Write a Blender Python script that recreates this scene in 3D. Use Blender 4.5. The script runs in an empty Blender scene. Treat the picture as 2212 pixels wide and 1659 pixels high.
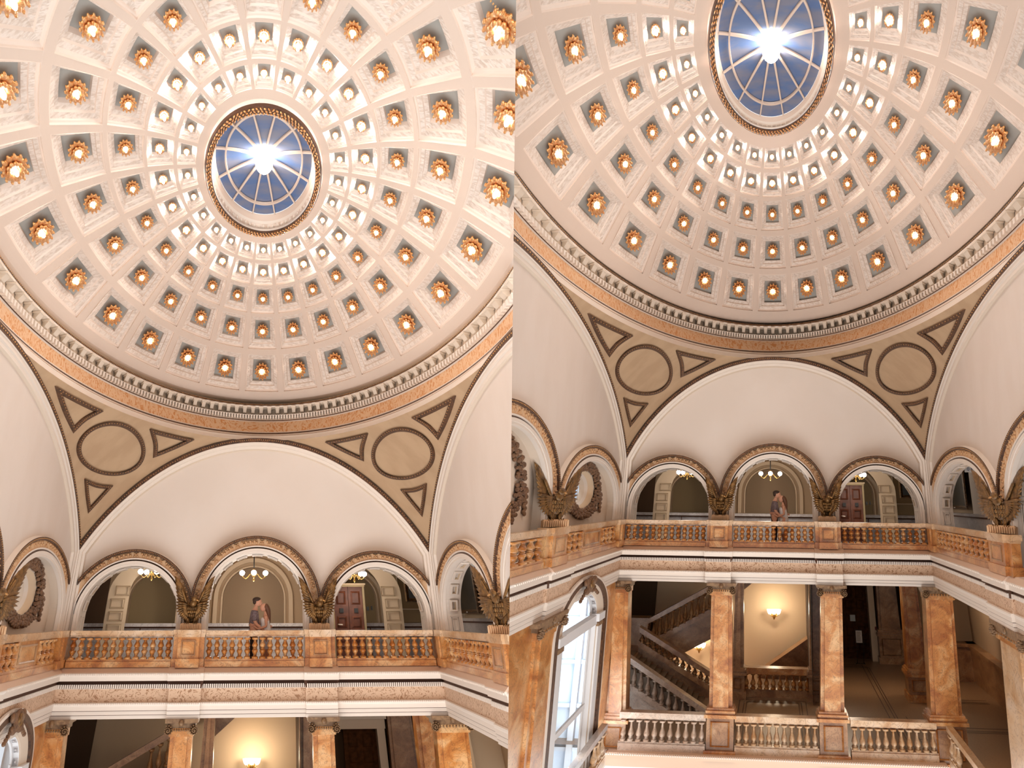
# Two pictures of the same domed rotunda side by side: each picture is its own hall, built upright-angled at its own
# place in front of one ordinary perspective camera. Each hall is laid out on hall units (u across, v into the depth,
# w up; 1 = half the hall's width, rail top of the gallery at w = 0) and set out in metres by Hall.P.
import bpy, bmesh, math, random
from math import sin, cos, pi, sqrt, atan2, radians
from mathutils import Vector, Matrix
C = bpy.context.scene.collection
SC = bpy.context.scene
rnd = random.Random(7)

# ---------------------------------------------------------------- camera, world, exposure
FPX = 3200.0
PR = {
 'L': dict(pit=.1557, rol=-.0006, cx=.032, cy=-5.0772, cz=.0815, yaw=.1654, el=3.087, tk=.1414, kb=1.0,
           R=1.1334, zs=-.0982, b=.9677, A=1.26, H=.8455, c=.7695, oc=(.2487, 1.594), wl=1.645,
           rings=[(.9866,.8212),(.7951,.6404),(.6249,.4989),(.488,.3864),(.3715,.295)], lip=1.2466, corn='L'),
 'R': dict(pit=.0765, rol=.0109, cx=.0085, cy=-5.532, cz=.1438, yaw=-.1758, el=4.2768, tk=.0845, kb=.87,
           R=1.0917, zs=-.0216, b=.9594, A=1.19, H=1.066, c=.7647, oc=(.2623, 1.792), wl=1.826,
           rings=[(.9802,.8387),(.8162,.6809),(.659,.5359),(.5209,.4231),(.4079,.3291)], lip=1.3126, corn='R'),
}
S = 5.0                                   # metres per hall unit
FLOOR_W = -1.45                           # lower floor (hall units) of the right hall = world z 0
CAM = Vector((0, 0, S*(PR['R']['cz']-FLOOR_W)))

def cam_axes(p):
    y, t, ro = p['yaw'], p['pit'], p['rol']
    f = Vector((sin(y)*cos(t), cos(y)*cos(t), sin(t))); rt = Vector((cos(y), -sin(y), 0)); u = rt.cross(f)
    return cos(ro)*rt+sin(ro)*u, -sin(ro)*rt+cos(ro)*u, f
Rz = Matrix.Rotation(PR['R']['yaw'], 3, 'Z')
RT, UP, FW = [Rz @ a for a in cam_axes(PR['R'])]
cam = bpy.data.cameras.new('camera'); cam.sensor_width = 36; cam.lens = FPX/2212*36; cam.clip_end = 400
co = bpy.data.objects.new('camera', cam); C.objects.link(co)
co.matrix_world = Matrix(((RT.x, UP.x, -FW.x, CAM.x), (RT.y, UP.y, -FW.y, CAM.y), (RT.z, UP.z, -FW.z, CAM.z), (0, 0, 0, 1)))
SC.camera = co

world = bpy.data.worlds.new('world'); SC.world = world; world.use_nodes = True
bg = world.node_tree.nodes['Background']; bg.inputs[0].default_value = (1.0, .99, .985, 1); bg.inputs[1].default_value = 1.05
vs = SC.view_settings; vs.view_transform = 'Standard'; vs.look = 'None'; vs.exposure = 0.14; vs.gamma = 1; vs.use_curve_mapping = False

sun = bpy.data.lights.new('front_fill', 'SUN'); sun.energy = 1.5; sun.angle = radians(50); sun.color = (1, .97, .94)      # soft fill added from the camera side, angled upward to brighten far walls and dome
so = bpy.data.objects.new('front_fill', sun); C.objects.link(so); so.matrix_world = Matrix.Translation((0, -6, 20)) @ Vector((0, 1, .60)).to_track_quat('-Z', 'Y').to_matrix().to_4x4()

class Hall:
    def __init__(s, key):
        s.key = key; s.__dict__.update(PR[key]); p = PR[key]
        s.sg = -1 if key == 'L' else 1
        s.pic = 'in the left picture' if key == 'L' else 'in the right picture'
        r, u, f = cam_axes(p)
        rows = [[RT[i]*r[j]+UP[i]*u[j]+FW[i]*f[j] for j in range(3)] for i in range(3)]
        rot = Matrix(rows).to_4x4()
        s.M = Matrix.Translation(CAM) @ rot @ Matrix.Translation(-Vector((p['cx'], p['cy'], p['cz']))*S)
        s.Mi = s.M.inverted()
    def W(s, w): return w*s.kb if w < 0 else w
    def P(s, u, v, w):
        w = s.W(w); return Vector((S*u*(1-s.tk*w), S*s.el*v, S*w))
    def dome(s, r, a, dep=0.0):
        q = sqrt(max(1-(r/s.A)**2, 0)); w = s.c+s.H*q
        nr, nw = r/s.A**2, q/s.H; l = sqrt(nr*nr+nw*nw)
        r2 = r+dep*nr/l; return (r2*sin(a), r2*cos(a), w+dep*nw/l)
    def pend(s, a, w, dep=0.0):
        Rr = sqrt(1+s.R**2)+dep; r = sqrt(max(Rr*Rr-(w-s.zs)**2, 1e-6)); return (r*sin(a), r*cos(a), w)
    def pix(s, p):                                   # a hall-metric point's place in the frame, for leaving out what the photo cannot show
        d = (s.M @ p)-CAM; z = d.dot(FW)
        if z < .1: return (-9999, -9999)
        return (1106+FPX*d.dot(RT)/z, 829.5-FPX*d.dot(UP)/z)
    def seen(s, p, m=50):
        x, y = s.pix(p); lo, hi = (0, 1106) if s.key == 'L' else (1106, 2212)
        return lo-m < x < hi+m and -m < y < 1659+m

HL, HR = Hall('L'), Hall('R')

# ---------------------------------------------------------------- materials
def lin(c): return tuple(((x/255)/12.92 if x/255 <= .04045 else (((x/255)+.055)/1.055)**2.4) for x in c)+(1,)
MT = {}
def mat(name, col, rough=.6, metal=0, col2=None, scale=3.0, lo=.4, hi=.6, bump=0, bscale=20, kind='noise', emit=0, ecol=None, detail=4, dist=0, rand=0, spec=.5):
    m = bpy.data.materials.new(name); m.use_nodes = True; nt = m.node_tree; N = nt.nodes; Lk = nt.links
    b = N['Principled BSDF']; b.inputs['Base Color'].default_value = lin(col); b.inputs['Roughness'].default_value = rough
    b.inputs['Metallic'].default_value = metal; b.inputs['Specular IOR Level'].default_value = spec
    tc = N.new('ShaderNodeTexCoord')
    if col2:
        if kind == 'noise':
            t = N.new('ShaderNodeTexNoise'); t.inputs['Scale'].default_value = scale; t.inputs['Detail'].default_value = detail; t.inputs['Distortion'].default_value = dist; out = t.outputs['Fac']
        elif kind == 'voro':
            t = N.new('ShaderNodeTexVoronoi'); t.inputs['Scale'].default_value = scale; out = t.outputs['Distance']
        else:
            t = N.new('ShaderNodeTexWave'); t.inputs['Scale'].default_value = scale; t.inputs['Distortion'].default_value = dist; t.inputs['Detail'].default_value = detail; out = t.outputs['Fac']
        Lk.new(tc.outputs['Object'], t.inputs['Vector'])
        r = N.new('ShaderNodeValToRGB'); r.color_ramp.elements[0].position = lo; r.color_ramp.elements[1].position = hi
        r.color_ramp.elements[0].color = lin(col); r.color_ramp.elements[1].color = lin(col2)
        Lk.new(out, r.inputs[0]); Lk.new(r.outputs[0], b.inputs['Base Color'])
    if bump:
        t = N.new('ShaderNodeTexNoise'); t.inputs['Scale'].default_value = bscale; Lk.new(tc.outputs['Object'], t.inputs['Vector'])
        bp = N.new('ShaderNodeBump'); bp.inputs['Strength'].default_value = bump; bp.inputs['Distance'].default_value = .05
        Lk.new(t.outputs['Fac'], bp.inputs['Height']); Lk.new(bp.outputs['Normal'], b.inputs['Normal'])
    if emit:
        b.inputs['Emission Color'].default_value = lin(ecol or col); b.inputs['Emission Strength'].default_value = emit
    MT[name] = m; return m
def marble(name, c1, c2, c3, vein, sc=1.6, rough=.28):
    m = bpy.data.materials.new(name); m.use_nodes = True; nt = m.node_tree; N = nt.nodes; Lk = nt.links
    b = N['Principled BSDF']; b.inputs['Roughness'].default_value = rough
    tc = N.new('ShaderNodeTexCoord'); oi = N.new('ShaderNodeObjectInfo')
    ad = N.new('ShaderNodeVectorMath'); ad.operation = 'MULTIPLY_ADD'; ad.inputs[1].default_value = (1, .35, 1)
    Lk.new(tc.outputs['Object'], ad.inputs[0]); cb = N.new('ShaderNodeCombineXYZ')
    mu = N.new('ShaderNodeMath'); mu.operation = 'MULTIPLY'; mu.inputs[1].default_value = 37.0; Lk.new(oi.outputs['Random'], mu.inputs[0])
    Lk.new(mu.outputs[0], cb.inputs[0]); Lk.new(mu.outputs[0], cb.inputs[2]); Lk.new(cb.outputs[0], ad.inputs[2])
    t = N.new('ShaderNodeTexNoise'); t.inputs['Scale'].default_value = sc; t.inputs['Detail'].default_value = 6; t.inputs['Distortion'].default_value = 1.2
    Lk.new(ad.outputs[0], t.inputs['Vector'])
    r = N.new('ShaderNodeValToRGB'); e = r.color_ramp.elements; e[0].position = .32; e[0].color = lin(c1); e[1].position = .68; e[1].color = lin(c3)
    k = e.new(.5); k.color = lin(c2); Lk.new(t.outputs['Fac'], r.inputs[0])
    t2 = N.new('ShaderNodeTexNoise'); t2.inputs['Scale'].default_value = sc*2.2; t2.inputs['Detail'].default_value = 9; t2.inputs['Distortion'].default_value = 2.5
    Lk.new(ad.outputs[0], t2.inputs['Vector'])
    r2 = N.new('ShaderNodeValToRGB'); e = r2.color_ramp.elements; e[0].position = .475; e[0].color = (0, 0, 0, 1); e[1].position = .53; e[1].color = (0, 0, 0, 1)
    k = e.new(.5); k.color = (.55, .55, .55, 1); Lk.new(t2.outputs['Fac'], r2.inputs[0])
    mx = N.new('ShaderNodeMix'); mx.data_type = 'RGBA'; Lk.new(r2.outputs[0], mx.inputs[0]); Lk.new(r.outputs[0], mx.inputs[6]); mx.inputs[7].default_value = lin(vein)
    Lk.new(mx.outputs[2], b.inputs['Base Color']); MT[name] = m; return m

mat('rib', (222, 201, 185), .75)
mat('coffer', (234, 219, 207), .7, col2=(218, 199, 184), scale=11, lo=.45, hi=.60, bump=.6, bscale=14, detail=2)
mat('lip', (236, 218, 204), .7)
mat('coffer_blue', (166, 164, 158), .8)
mat('cream', (226, 210, 192), .8)
mat('lunette', (228, 216, 206), .8, col2=(225, 212, 201), scale=.6)
mat('pendentive', (200, 170, 136), .8, col2=(191, 160, 127), scale=1.2)
mat('mould', (234, 222, 210), .6)
mat('shade_line', (84, 50, 28), .7)
mat('bead_brown', (62, 38, 22), .55, col2=(98, 62, 36), scale=12)
mat('bead_gold', (214, 160, 96), .4, metal=.4)
mat('gilt', (224, 150, 84), .34, metal=.7, col2=(244, 196, 136), scale=18, lo=.35, hi=.65)
mat('bulb', (255, 250, 240), .3, emit=12, ecol=(255, 244, 232))
mat('frieze_orange', (230, 190, 150), .8, col2=(214, 148, 92), scale=4.4, lo=.53, hi=.57, kind='noise', detail=3, dist=3.2)
mat('frieze_tan', (216, 184, 156), .8, col2=(166, 126, 96), scale=6.5, lo=.55, hi=.60, detail=3, dist=3.5)
mat('archivolt', (222, 184, 144), .8)
mat('relief', (206, 162, 118), .7)
mat('bronze', (96, 70, 42), .42, metal=.5, col2=(160, 120, 70), scale=9, lo=.35, hi=.7)
mat('carved', (132, 96, 66), .6, col2=(96, 66, 44), scale=9, bump=.5, bscale=16)
mat('cornice_top', (224, 196, 174), .8)
mat('glass_blue', (88, 114, 160), .8, col2=(122, 126, 146), scale=1.5)
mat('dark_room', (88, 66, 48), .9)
mat('tan_wall', (186, 162, 134), .85)
mat('tan_mould', (212, 190, 162), .8)
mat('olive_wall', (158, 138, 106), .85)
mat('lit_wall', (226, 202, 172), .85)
mat('door_wood', (112, 60, 38), .5, col2=(92, 48, 30), scale=5)
mat('dark_wood', (92, 56, 32), .85, col2=(76, 46, 26), scale=5, spec=.15)
mat('black', (22, 20, 20), .5)
mat('paint_dark', (34, 32, 30), .4, col2=(48, 44, 38), scale=2)
mat('frame_gold', (110, 80, 44), .45, metal=.4, col2=(60, 40, 24), scale=14)
mat('paper', (226, 222, 224), .7)
mat('ink', (110, 108, 116), .7)
mat('globe', (255, 252, 246), .3, emit=15, ecol=(255, 244, 230))
mat('brass', (190, 150, 84), .3, metal=.8)
mat('floor_tile', (168, 136, 104), .35, col2=(150, 120, 92), scale=14)
mat('skylamp', (255, 255, 250), .3, emit=22, ecol=(255, 246, 236))
mat('inlay', (70, 48, 34), .4)
mat('step', (120, 98, 76), .5)
mat('win_white', (226, 226, 228), .5)
mat('ext_wall', (232, 241, 250), .9, col2=(218, 232, 246), scale=.5)
mat('red', (120, 20, 20), .5)
mat('sign_white', (230, 234, 238), .6)
mat('sign_blue', (40, 70, 130), .6)
marble('marble_orange', (168, 98, 42), (204, 138, 72), (226, 182, 130), (92, 58, 34))
marble('marble_pale', (198, 150, 102), (218, 184, 146), (228, 204, 178), (128, 90, 62), sc=1.2)
marble('marble_grey', (176, 168, 168), (198, 192, 192), (212, 206, 204), (120, 112, 112), sc=1.2)
marble('marble_blush', (188, 160, 138), (208, 184, 164), (222, 206, 190), (130, 108, 92), sc=1.3)
marble('marble_dark', (138, 94, 58), (168, 122, 80), (190, 150, 110), (84, 56, 38))
mat('bulb_bright', (255, 252, 246), .3, emit=120, ecol=(255, 248, 240))
mat('skin', (214, 160, 132), .55)
mat('hair_dark', (58, 38, 26), .6)
mat('hair_brown', (104, 66, 42), .55)
mat('shirt', (128, 112, 114), .8, col2=(104, 88, 92), scale=22)
mat('trousers', (52, 36, 28), .8)
mat('dress', (232, 228, 226), .7)
mat('shoe', (70, 44, 30), .6)

# ---------------------------------------------------------------- mesh builder
FR = {'far': lambda s, d, w: (s, d, w),
      'left': lambda s, d, w: (-d, s*(.8+.2*abs(s)), w), 'right': lambda s, d, w: (d, s*(.8+.2*abs(s)), w),
      'rawleft': lambda s, d, w: (-d, s, w), 'rawright': lambda s, d, w: (d, s, w)}
class B:
    def __init__(s, h, fr='far'):
        s.h = h; s.v = []; s.f = []; s.fm = []; s.fs = []; s.m = []; s.T = FR[fr]
    def mi(s, m):
        if m not in s.m: s.m.append(m)
        return s.m.index(m)
    def pt(s, p): s.v.append(s.h.P(*s.T(*p))); return len(s.v)-1
    def face(s, idx, m, sm=False): s.f.append(tuple(idx)); s.fm.append(s.mi(m)); s.fs.append(sm)
    def quad(s, a, b, c, d, m): s.face([s.pt(a), s.pt(b), s.pt(c), s.pt(d)], m)
    def grid(s, rows, m, close=False, sm=False):
        """rows: list of lists of frame points; m: material or list per row gap"""
        ids = [[s.pt(p) for p in r] for r in rows]
        for i in range(len(rows)-1):
            mm = m[i] if isinstance(m, (list, tuple)) else m
            if mm is None: continue
            n = len(ids[i])
            for j in range(n if close else n-1):
                k = (j+1) % n; s.face((ids[i][j], ids[i][k], ids[i+1][k], ids[i+1][j]), mm, sm)
    def box(s, a0, a1, b0, b1, c0, c1, m):
        i = [s.pt((a, b, c)) for c in (c0, c1) for b in (b0, b1) for a in (a0, a1)]
        for q in ((0, 1, 3, 2), (4, 5, 7, 6), (0, 1, 5, 4), (2, 3, 7, 6), (0, 2, 6, 4), (1, 3, 7, 5)): s.face([i[k] for k in q], m)
    def lathe(s, c, prof, m, n=10, sq=()):
        """prof: (r, w) rising; sq: indexes where the ring is square"""
        rows = []
        for k, (r, w) in enumerate(prof):
            row = []
            for j in range(n):
                a = 2*pi*j/n+pi/n
                if k in sq: q = r/max(abs(cos(a)), abs(sin(a))); q = min(q, r*1.35)
                else: q = r
                row.append((c[0]+q*cos(a), c[1]+q*sin(a), c[2]+w))
            rows.append(row)
        s.grid(rows, m, True, True)
        for row in (rows[0], rows[-1]): s.face([s.pt(p) for p in row], m)
    def ell(s, c, ax, ay, az, m, n=6, k=4):
        """ellipsoid with half-axis vectors in frame units"""
        c, ax, ay, az = Vector(c), Vector(ax), Vector(ay), Vector(az)
        rows = []
        for i in range(1, k):
            t = pi*i/k; rows.append([tuple(c+az*cos(t)+(ax*cos(2*pi*j/n)+ay*sin(2*pi*j/n))*sin(t)) for j in range(n)])
        s.grid(rows, m, True, True)
        for row, p in ((rows[0], c+az), (rows[-1], c-az)):
            q = s.pt(tuple(p)); r = [s.pt(x) for x in row]
            for j in range(n): s.face((q, r[j], r[(j+1) % n]), m, True)
    def mell(s, c, ax, ay, az, m, n=8, k=6):
        """ellipsoid placed at a frame point but sized in metres"""
        c = s.h.P(*s.T(*c)); ax, ay, az = Vector(ax), Vector(ay), Vector(az); s.mell_at(c, ax, ay, az, m, n, k)
    def mell_at(s, c, ax, ay, az, m, n=8, k=6):
        base = len(s.v); s.v.append(c+az)
        for i in range(1, k):
            t = pi*i/k
            for j in range(n): s.v.append(c+az*cos(t)+(ax*cos(2*pi*j/n)+ay*sin(2*pi*j/n))*sin(t))
        s.v.append(c-az); L = len(s.v)-1
        for j in range(n):
            s.face((base, base+1+j, base+1+(j+1) % n), m, True); o = base+1+(k-2)*n; s.face((L, o+j, o+(j+1) % n), m, True)
        for i in range(k-2):
            o = base+1+i*n
            for j in range(n): s.face((o+j, o+(j+1) % n, o+n+(j+1) % n, o+n+j), m, True)
    def mtube(s, pts, rad, m, n=6):
        """tube through metric points"""
        rad = rad if isinstance(rad, (list, tuple)) else [rad]*len(pts); base = len(s.v); pts = [Vector(p) for p in pts]
        for i, p in enumerate(pts):
            t = (pts[min(i+1, len(pts)-1)]-pts[max(i-1, 0)]).normalized(); a = Vector((0, 1, 0)) if abs(t.y) < .9 else Vector((1, 0, 0))
            x = t.cross(a).normalized(); y = t.cross(x)
            for j in range(n): s.v.append(p+(x*cos(2*pi*j/n)+y*sin(2*pi*j/n))*rad[i])
        for i in range(len(pts)-1):
            for j in range(n): s.face((base+i*n+j, base+i*n+(j+1) % n, base+(i+1)*n+(j+1) % n, base+(i+1)*n+j), m, True)
        s.face([base+j for j in range(n)], m); s.face([base+(len(pts)-1)*n+j for j in range(n)], m)

def props(o, label=None, cat=None, group=None, kind=None):
    if label: o['label'] = label
    if cat: o['category'] = cat
    if group: o['group'] = group
    if kind: o['kind'] = kind
def mesh_from(b, name, base):
    me = bpy.data.meshes.new(name); me.from_pydata([v-base for v in b.v], [], b.f)
    for m in b.m: me.materials.append(MT[m])
    me.polygons.foreach_set('material_index', b.fm); me.polygons.foreach_set('use_smooth', b.fs)
    bm = bmesh.new(); bm.from_mesh(me)
    bmesh.ops.remove_doubles(bm, verts=bm.verts, dist=1e-5)
    h = b.h; xs = [(h.M @ (v.co+base)).x*h.sg for v in bm.verts]
    if not xs or max(xs) < .01: bm.free(); bpy.data.meshes.remove(me); return None
    if min(xs) < 0:                                  # the two halls meet at a party line; nothing of one reaches into the other
        q = h.Mi @ Vector((0, 0, 0))-base; nrm = (h.Mi.to_3x3() @ Vector((-h.sg, 0, 0))).normalized()
        bmesh.ops.bisect_plane(bm, geom=bm.verts[:]+bm.edges[:]+bm.faces[:], plane_co=q, plane_no=nrm, clear_outer=True)
    if not bm.faces: bm.free(); bpy.data.meshes.remove(me); return None
    bmesh.ops.recalc_face_normals(bm, faces=bm.faces); bm.to_mesh(me); bm.free(); return me
def build(b, name, parent=None, **kw):
    """one mesh object from a builder; top level takes its own origin at the foot of its box"""
    if not b.f: return None
    if parent is not None: base = Vector(parent['_b'])
    else:
        lo = [min(v[i] for v in b.v) for i in range(3)]; hi = [max(v[i] for v in b.v) for i in range(3)]
        base = Vector(((lo[0]+hi[0])/2, (lo[1]+hi[1])/2, lo[2]))
    me = mesh_from(b, name, base)
    if me is None: return None
    o = bpy.data.objects.new(name, me); C.objects.link(o); o['_b'] = tuple(base)
    if parent is not None: o.parent = parent
    else: o.matrix_world = b.h.M @ Matrix.Translation(base)
    props(o, **kw); return o
def root(h, name, p, **kw):
    o = bpy.data.objects.new(name, None); o.empty_display_size = .1; C.objects.link(o)
    base = h.P(*p) if not isinstance(p, Vector) else p
    o['_b'] = tuple(base); o.matrix_world = h.M @ Matrix.Translation(base); props(o, **kw); return o
def inst(h, src, name, parent, p, **kw):
    """a copy of a part (shared mesh) set down at hall-metric point p"""
    o = src.copy(); o.name = name; C.objects.link(o); o.parent = parent; o.location = p-Vector(parent['_b']); return o
def prune(r):
    if not r.children: bpy.data.objects.remove(r); return None
    return r
def arcpts(c, r, a0, a1, n): return [(c[0]+r*cos(a0+(a1-a0)*i/n), c[1]+r*sin(a0+(a1-a0)*i/n)) for i in range(n+1)]

# ---------------------------------------------------------------- dome, its cornice, pendentives
NTH = ['', 'first', 'second', 'third', 'fourth', 'fifth', 'sixth', 'seventh', 'eighth', 'ninth', 'tenth', 'eleventh', 'twelfth']
ORD = ['lowest', 'second', 'third', 'fourth', 'innermost']
def make_dome(h):
    b = B(h); n = 24
    rs = [h.A*.0+1.05] + [x for rr in h.rings for x in rr] + [h.oc[0]+.012]
    # ribs and bands: fine azimuth steps; coffer openings left free
    for k in range(n):
        a0 = 2*pi*k/n; half = pi/n; op = half*.85
        if not any(h.seen(h.P(*h.dome(r, a0)), 260) for r in (.9, .6, .35)): continue
        for i, (ro, ri) in enumerate(h.rings):
            A = [a0-op+2*op*j/4 for j in range(5)]
            # vertical ribs either side
            for s_ in (-1, 1):
                aa = [a0+s_*(op+(half-op)*t) for t in (0, 1)]
                rr = [ro+(ri-ro)*t/3 for t in range(4)]
                b.grid([[h.dome(r, a) for a in aa] for r in rr], 'rib')
            def cell(f, dep):        # closed outline of the coffer, shrunk by fraction f
                r0 = ro+(ri-ro)*f*.5; r1 = ri-(ri-ro)*f*.5
                aa = [a0+(x-a0)*(1-f) for x in A]
                return [h.dome(r0, a, dep) for a in aa]+[h.dome(r1, a, dep) for a in reversed(aa)]
            d = (ro-ri)*.16
            lev = [(0, 0), (0, d*.25), (.06, d*.3), (.08, d*.45), (.24, d*.62), (.26, d*.85), (.42, d*1.05), (.44, d*1.55)]
            fr2 = {0: lev, 1: lev, 2: lev, 3: lev, 4: lev}[i]
            mm = ['lip', 'lip', 'lip', 'coffer', 'lip', 'coffer', 'lip']
            b.grid([cell(f, dp) for f, dp in fr2], mm, True)
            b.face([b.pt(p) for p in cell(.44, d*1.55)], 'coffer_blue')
        # horizontal bands
        bands = [(1.02, h.rings[0][0])]+[(h.rings[i][1], h.rings[i+1][0]) for i in range(4)]+[(h.rings[4][1], h.oc[0]+.012)]
        for (r0, r1) in bands:
            aa = [a0-half+2*half*j/6 for j in range(7)]
            b.grid([[h.dome(r0+(r1-r0)*t/2, a) for a in aa] for t in range(3)], 'rib')
    build(b, 'ceiling', kind='structure', label='coffered cream dome '+h.pic, cat='dome')

    # rosette lamps
    sizes = [.045, .035, .0275, .0205, .014]
    for i, (ro, ri) in enumerate(h.rings):
        rm = ro*.5+ri*.5; d = (ro-ri)*.16*1.3
        for k in range(-11, 13):
            a = 2*pi*k/24; c = Vector(h.dome(rm, a, d*.6))
            if not h.seen(h.P(*c), 22 if i == 0 else 12): continue
            q = Vector(h.dome(rm, a, 0))-Vector(h.dome(rm, a, .1)); nz = q.normalized()
            ta = Vector((cos(a), -sin(a), 0)); tb = nz.cross(ta)
            side = 'straight below the skylight' if k == 0 else ('straight above the skylight' if k == 12 else
                   '%s %s from bottom' % (NTH[abs(k)], 'right' if k > 0 else 'left'))
            rt = root(h, 'rosette_lamp', tuple(c), label='gilt rosette lamp, %s dome, %s coffer ring, %s' % ('left' if h.key == 'L' else 'right', ORD[i], side),
                      cat='lamp', group='rosette lamps in the %s coffer ring of the %s dome' % (ORD[i], 'left' if h.key == 'L' else 'right'))
            R0 = sizes[i]; b = B(h)
            for ring, (np_, rr, ll, ww, up) in enumerate(((13, .66, .38, .26, .06), (10, .46, .26, .20, .26))):
                if i > 2 and ring: continue
                for j in range(np_):
                    t = 2*pi*(j+.5*ring)/np_; e = ta*cos(t)+tb*sin(t); f = nz.cross(e)
                    cc = c+e*R0*rr+nz*R0*up
                    b.ell(cc, (e*.94+nz*.34)*R0*ll, f*R0*ww, (nz*.94-e*.34)*R0*.13, 'gilt', 6, 4)
                    if i < 3 and not ring: b.ell(c+e*R0*.97+nz*R0*.16, e*R0*.12, f*R0*.12, nz*R0*.14, 'gilt', 5, 3)
            b.ell(c, ta*R0*.62, tb*R0*.62, nz*R0*.22, 'gilt', 12, 4)
            fl = build(b, 'rosette', rt)
            b = B(h); bs = (.20, .20, .22, .32, .40)[i]; b.ell(c+nz*R0*.36, ta*R0*bs, tb*R0*bs, nz*R0*bs*1.3, 'bulb' if i < 3 else 'bulb_bright', 8, 6)
            build(b, 'bulb', rt, label='lit round bulb')
            if fl is None: prune(rt)

def make_cornice(h):
    if h.key == 'L':
        P = [(.9995, h.zs+h.R-.002, 'mould'), (1.012, 1.053, 'mould'), (1.015, 1.064, 'shade_line'), (1.02, 1.068, 'mould'), (1.03, 1.0787, 'bead_brown'), (1.035, 1.088, 'mould'),
             (1.04, 1.095, 'frieze_orange'), (1.05, 1.153, 'mould'), (1.045, 1.158, 'shade_line'), (1.043, 1.162, None)]
        P2 = [(1.043, 1.162, 'cream'), (1.045, 1.1845, 'mould'), (1.03, 1.1845, 'mould'), (1.03, 1.188, 'cream'), (1.045, 1.192, 'cream'), (1.05, 1.222, 'cream'),
              (1.012, 1.2225, 'mould'), (1.012, 1.230, 'bead_brown'), (1.013, 1.239, 'bead_brown'), (1.022, 1.243, 'cream'), (1.05, 1.258, 'cream'), (1.04, 1.2645, 'lip'), (1.019,)+(h.dome(1.019, 0)[2], None)]
        dz = (1.163, 1.184); mz = (1.192, 1.2215)
    else:
        P = [(.9995, h.zs+h.R-.002, 'mould'), (1.012, 1.092, 'mould'), (1.015, 1.103, 'shade_line'), (1.02, 1.108, 'mould'), (1.03, 1.122, 'bead_brown'), (1.035, 1.132, 'mould'),
             (1.04, 1.139, 'frieze_orange'), (1.05, 1.204, 'mould'), (1.045, 1.209, 'shade_line'), (1.043, 1.213, None)]
        P2 = [(1.043, 1.213, 'cream'), (1.045, 1.236, 'mould'), (1.03, 1.236, 'mould'), (1.03, 1.24, 'cream'), (1.045, 1.244, 'cream'), (1.05, 1.278, 'cream'),
              (1.012, 1.279, 'mould'), (1.012, 1.289, 'bead_brown'), (1.013, 1.300, 'bead_brown'), (1.022, 1.305, 'cream'), (1.05, 1.323, 'cream'), (1.04, 1.333, 'lip'), (1.019,)+(h.dome(1.019, 0)[2], None)]
        dz = (1.214, 1.2355); mz = (1.244, 1.2775)
    n = 192
    for nm, PP in (('frieze', P), ('cornice', P2)):
        b = B(h)
        b.grid([[(r*sin(2*pi*j/n), r*cos(2*pi*j/n), w) for j in range(-62, 63)] for r, w, m in PP], [m for r, w, m in PP[:-1]])
        if nm == 'cornice':
            for j in range(360):                                  # dentils
                a = 2*pi*(j+.5)/360
                if j % 1 or not h.seen(h.P(1.03*sin(a), 1.03*cos(a), dz[0]), 30): continue
                x = .0045
                pts = [[(r*sin(a+t), r*cos(a+t), w) for t in (-x, x)] for r in (1.045, 1.024) for w in dz]
                i = [b.pt(p) for q in pts for p in q]
                for q in ((4, 5, 7, 6), (0, 1, 5, 4), (0, 4, 6, 2), (1, 5, 7, 3)): b.face([i[z] for z in q], 'mould')
            for j in range(120):                                  # modillions
                a = 2*pi*j/120
                if not h.seen(h.P(1.03*sin(a), 1.03*cos(a), mz[0]), 30): continue
                x = .0105; prf = [(1.046, mz[0]), (1.030, mz[0]+.004), (1.022, mz[0]+.012), (1.012, mz[1]-.008), (1.008, mz[1])]
                for xx, dd in ((x, 0), (x*1.35, 1)):
                    pr = prf if not dd else [(1.046, mz[1]-.006), (1.006, mz[1]-.006), (1.004, mz[1])]
                    L = [b.pt((r*sin(a-xx), r*cos(a-xx), w)) for r, w in pr]; R_ = [b.pt((r*sin(a+xx), r*cos(a+xx), w)) for r, w in pr]
                    for q in range(len(pr)-1): b.face((L[q], R_[q], R_[q+1], L[q+1]), 'cream')
                    e1, e2 = b.pt((1.046*sin(a-xx), 1.046*cos(a-xx), mz[1])), b.pt((1.046*sin(a+xx), 1.046*cos(a+xx), mz[1]))
                    b.face(L+[e1], 'cream'); b.face(R_+[e2], 'cream')
            wb = P2[7][1]+.005                                    # gilt beads of the dark roll
            for j in range(720):
                a = 2*pi*j/720; p = (1.011*sin(a), 1.011*cos(a), wb)
                if h.seen(h.P(*p), 10): b.ell(p, (.0026, 0, 0), (0, .0026, 0), (0, 0, .0026), 'bead_gold', 4, 2)
        else:
            wb = (P[2][1]+P[3][1])/2
            for j in range(900):
                a = 2*pi*j/900; p = (1.016*sin(a), 1.016*cos(a), wb)
                if h.seen(h.P(*p), 10): b.ell(p, (.002, 0, 0), (0, .002, 0), (0, 0, .002), 'bead_gold', 4, 2)
        build(b, 'trim_1' if nm == 'frieze' else 'trim_2', kind='structure', label=('orange painted frieze ring under the dome ' if nm == 'frieze' else 'modillion and dentil cornice ring under the dome ')+h.pic, cat='trim')

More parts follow.
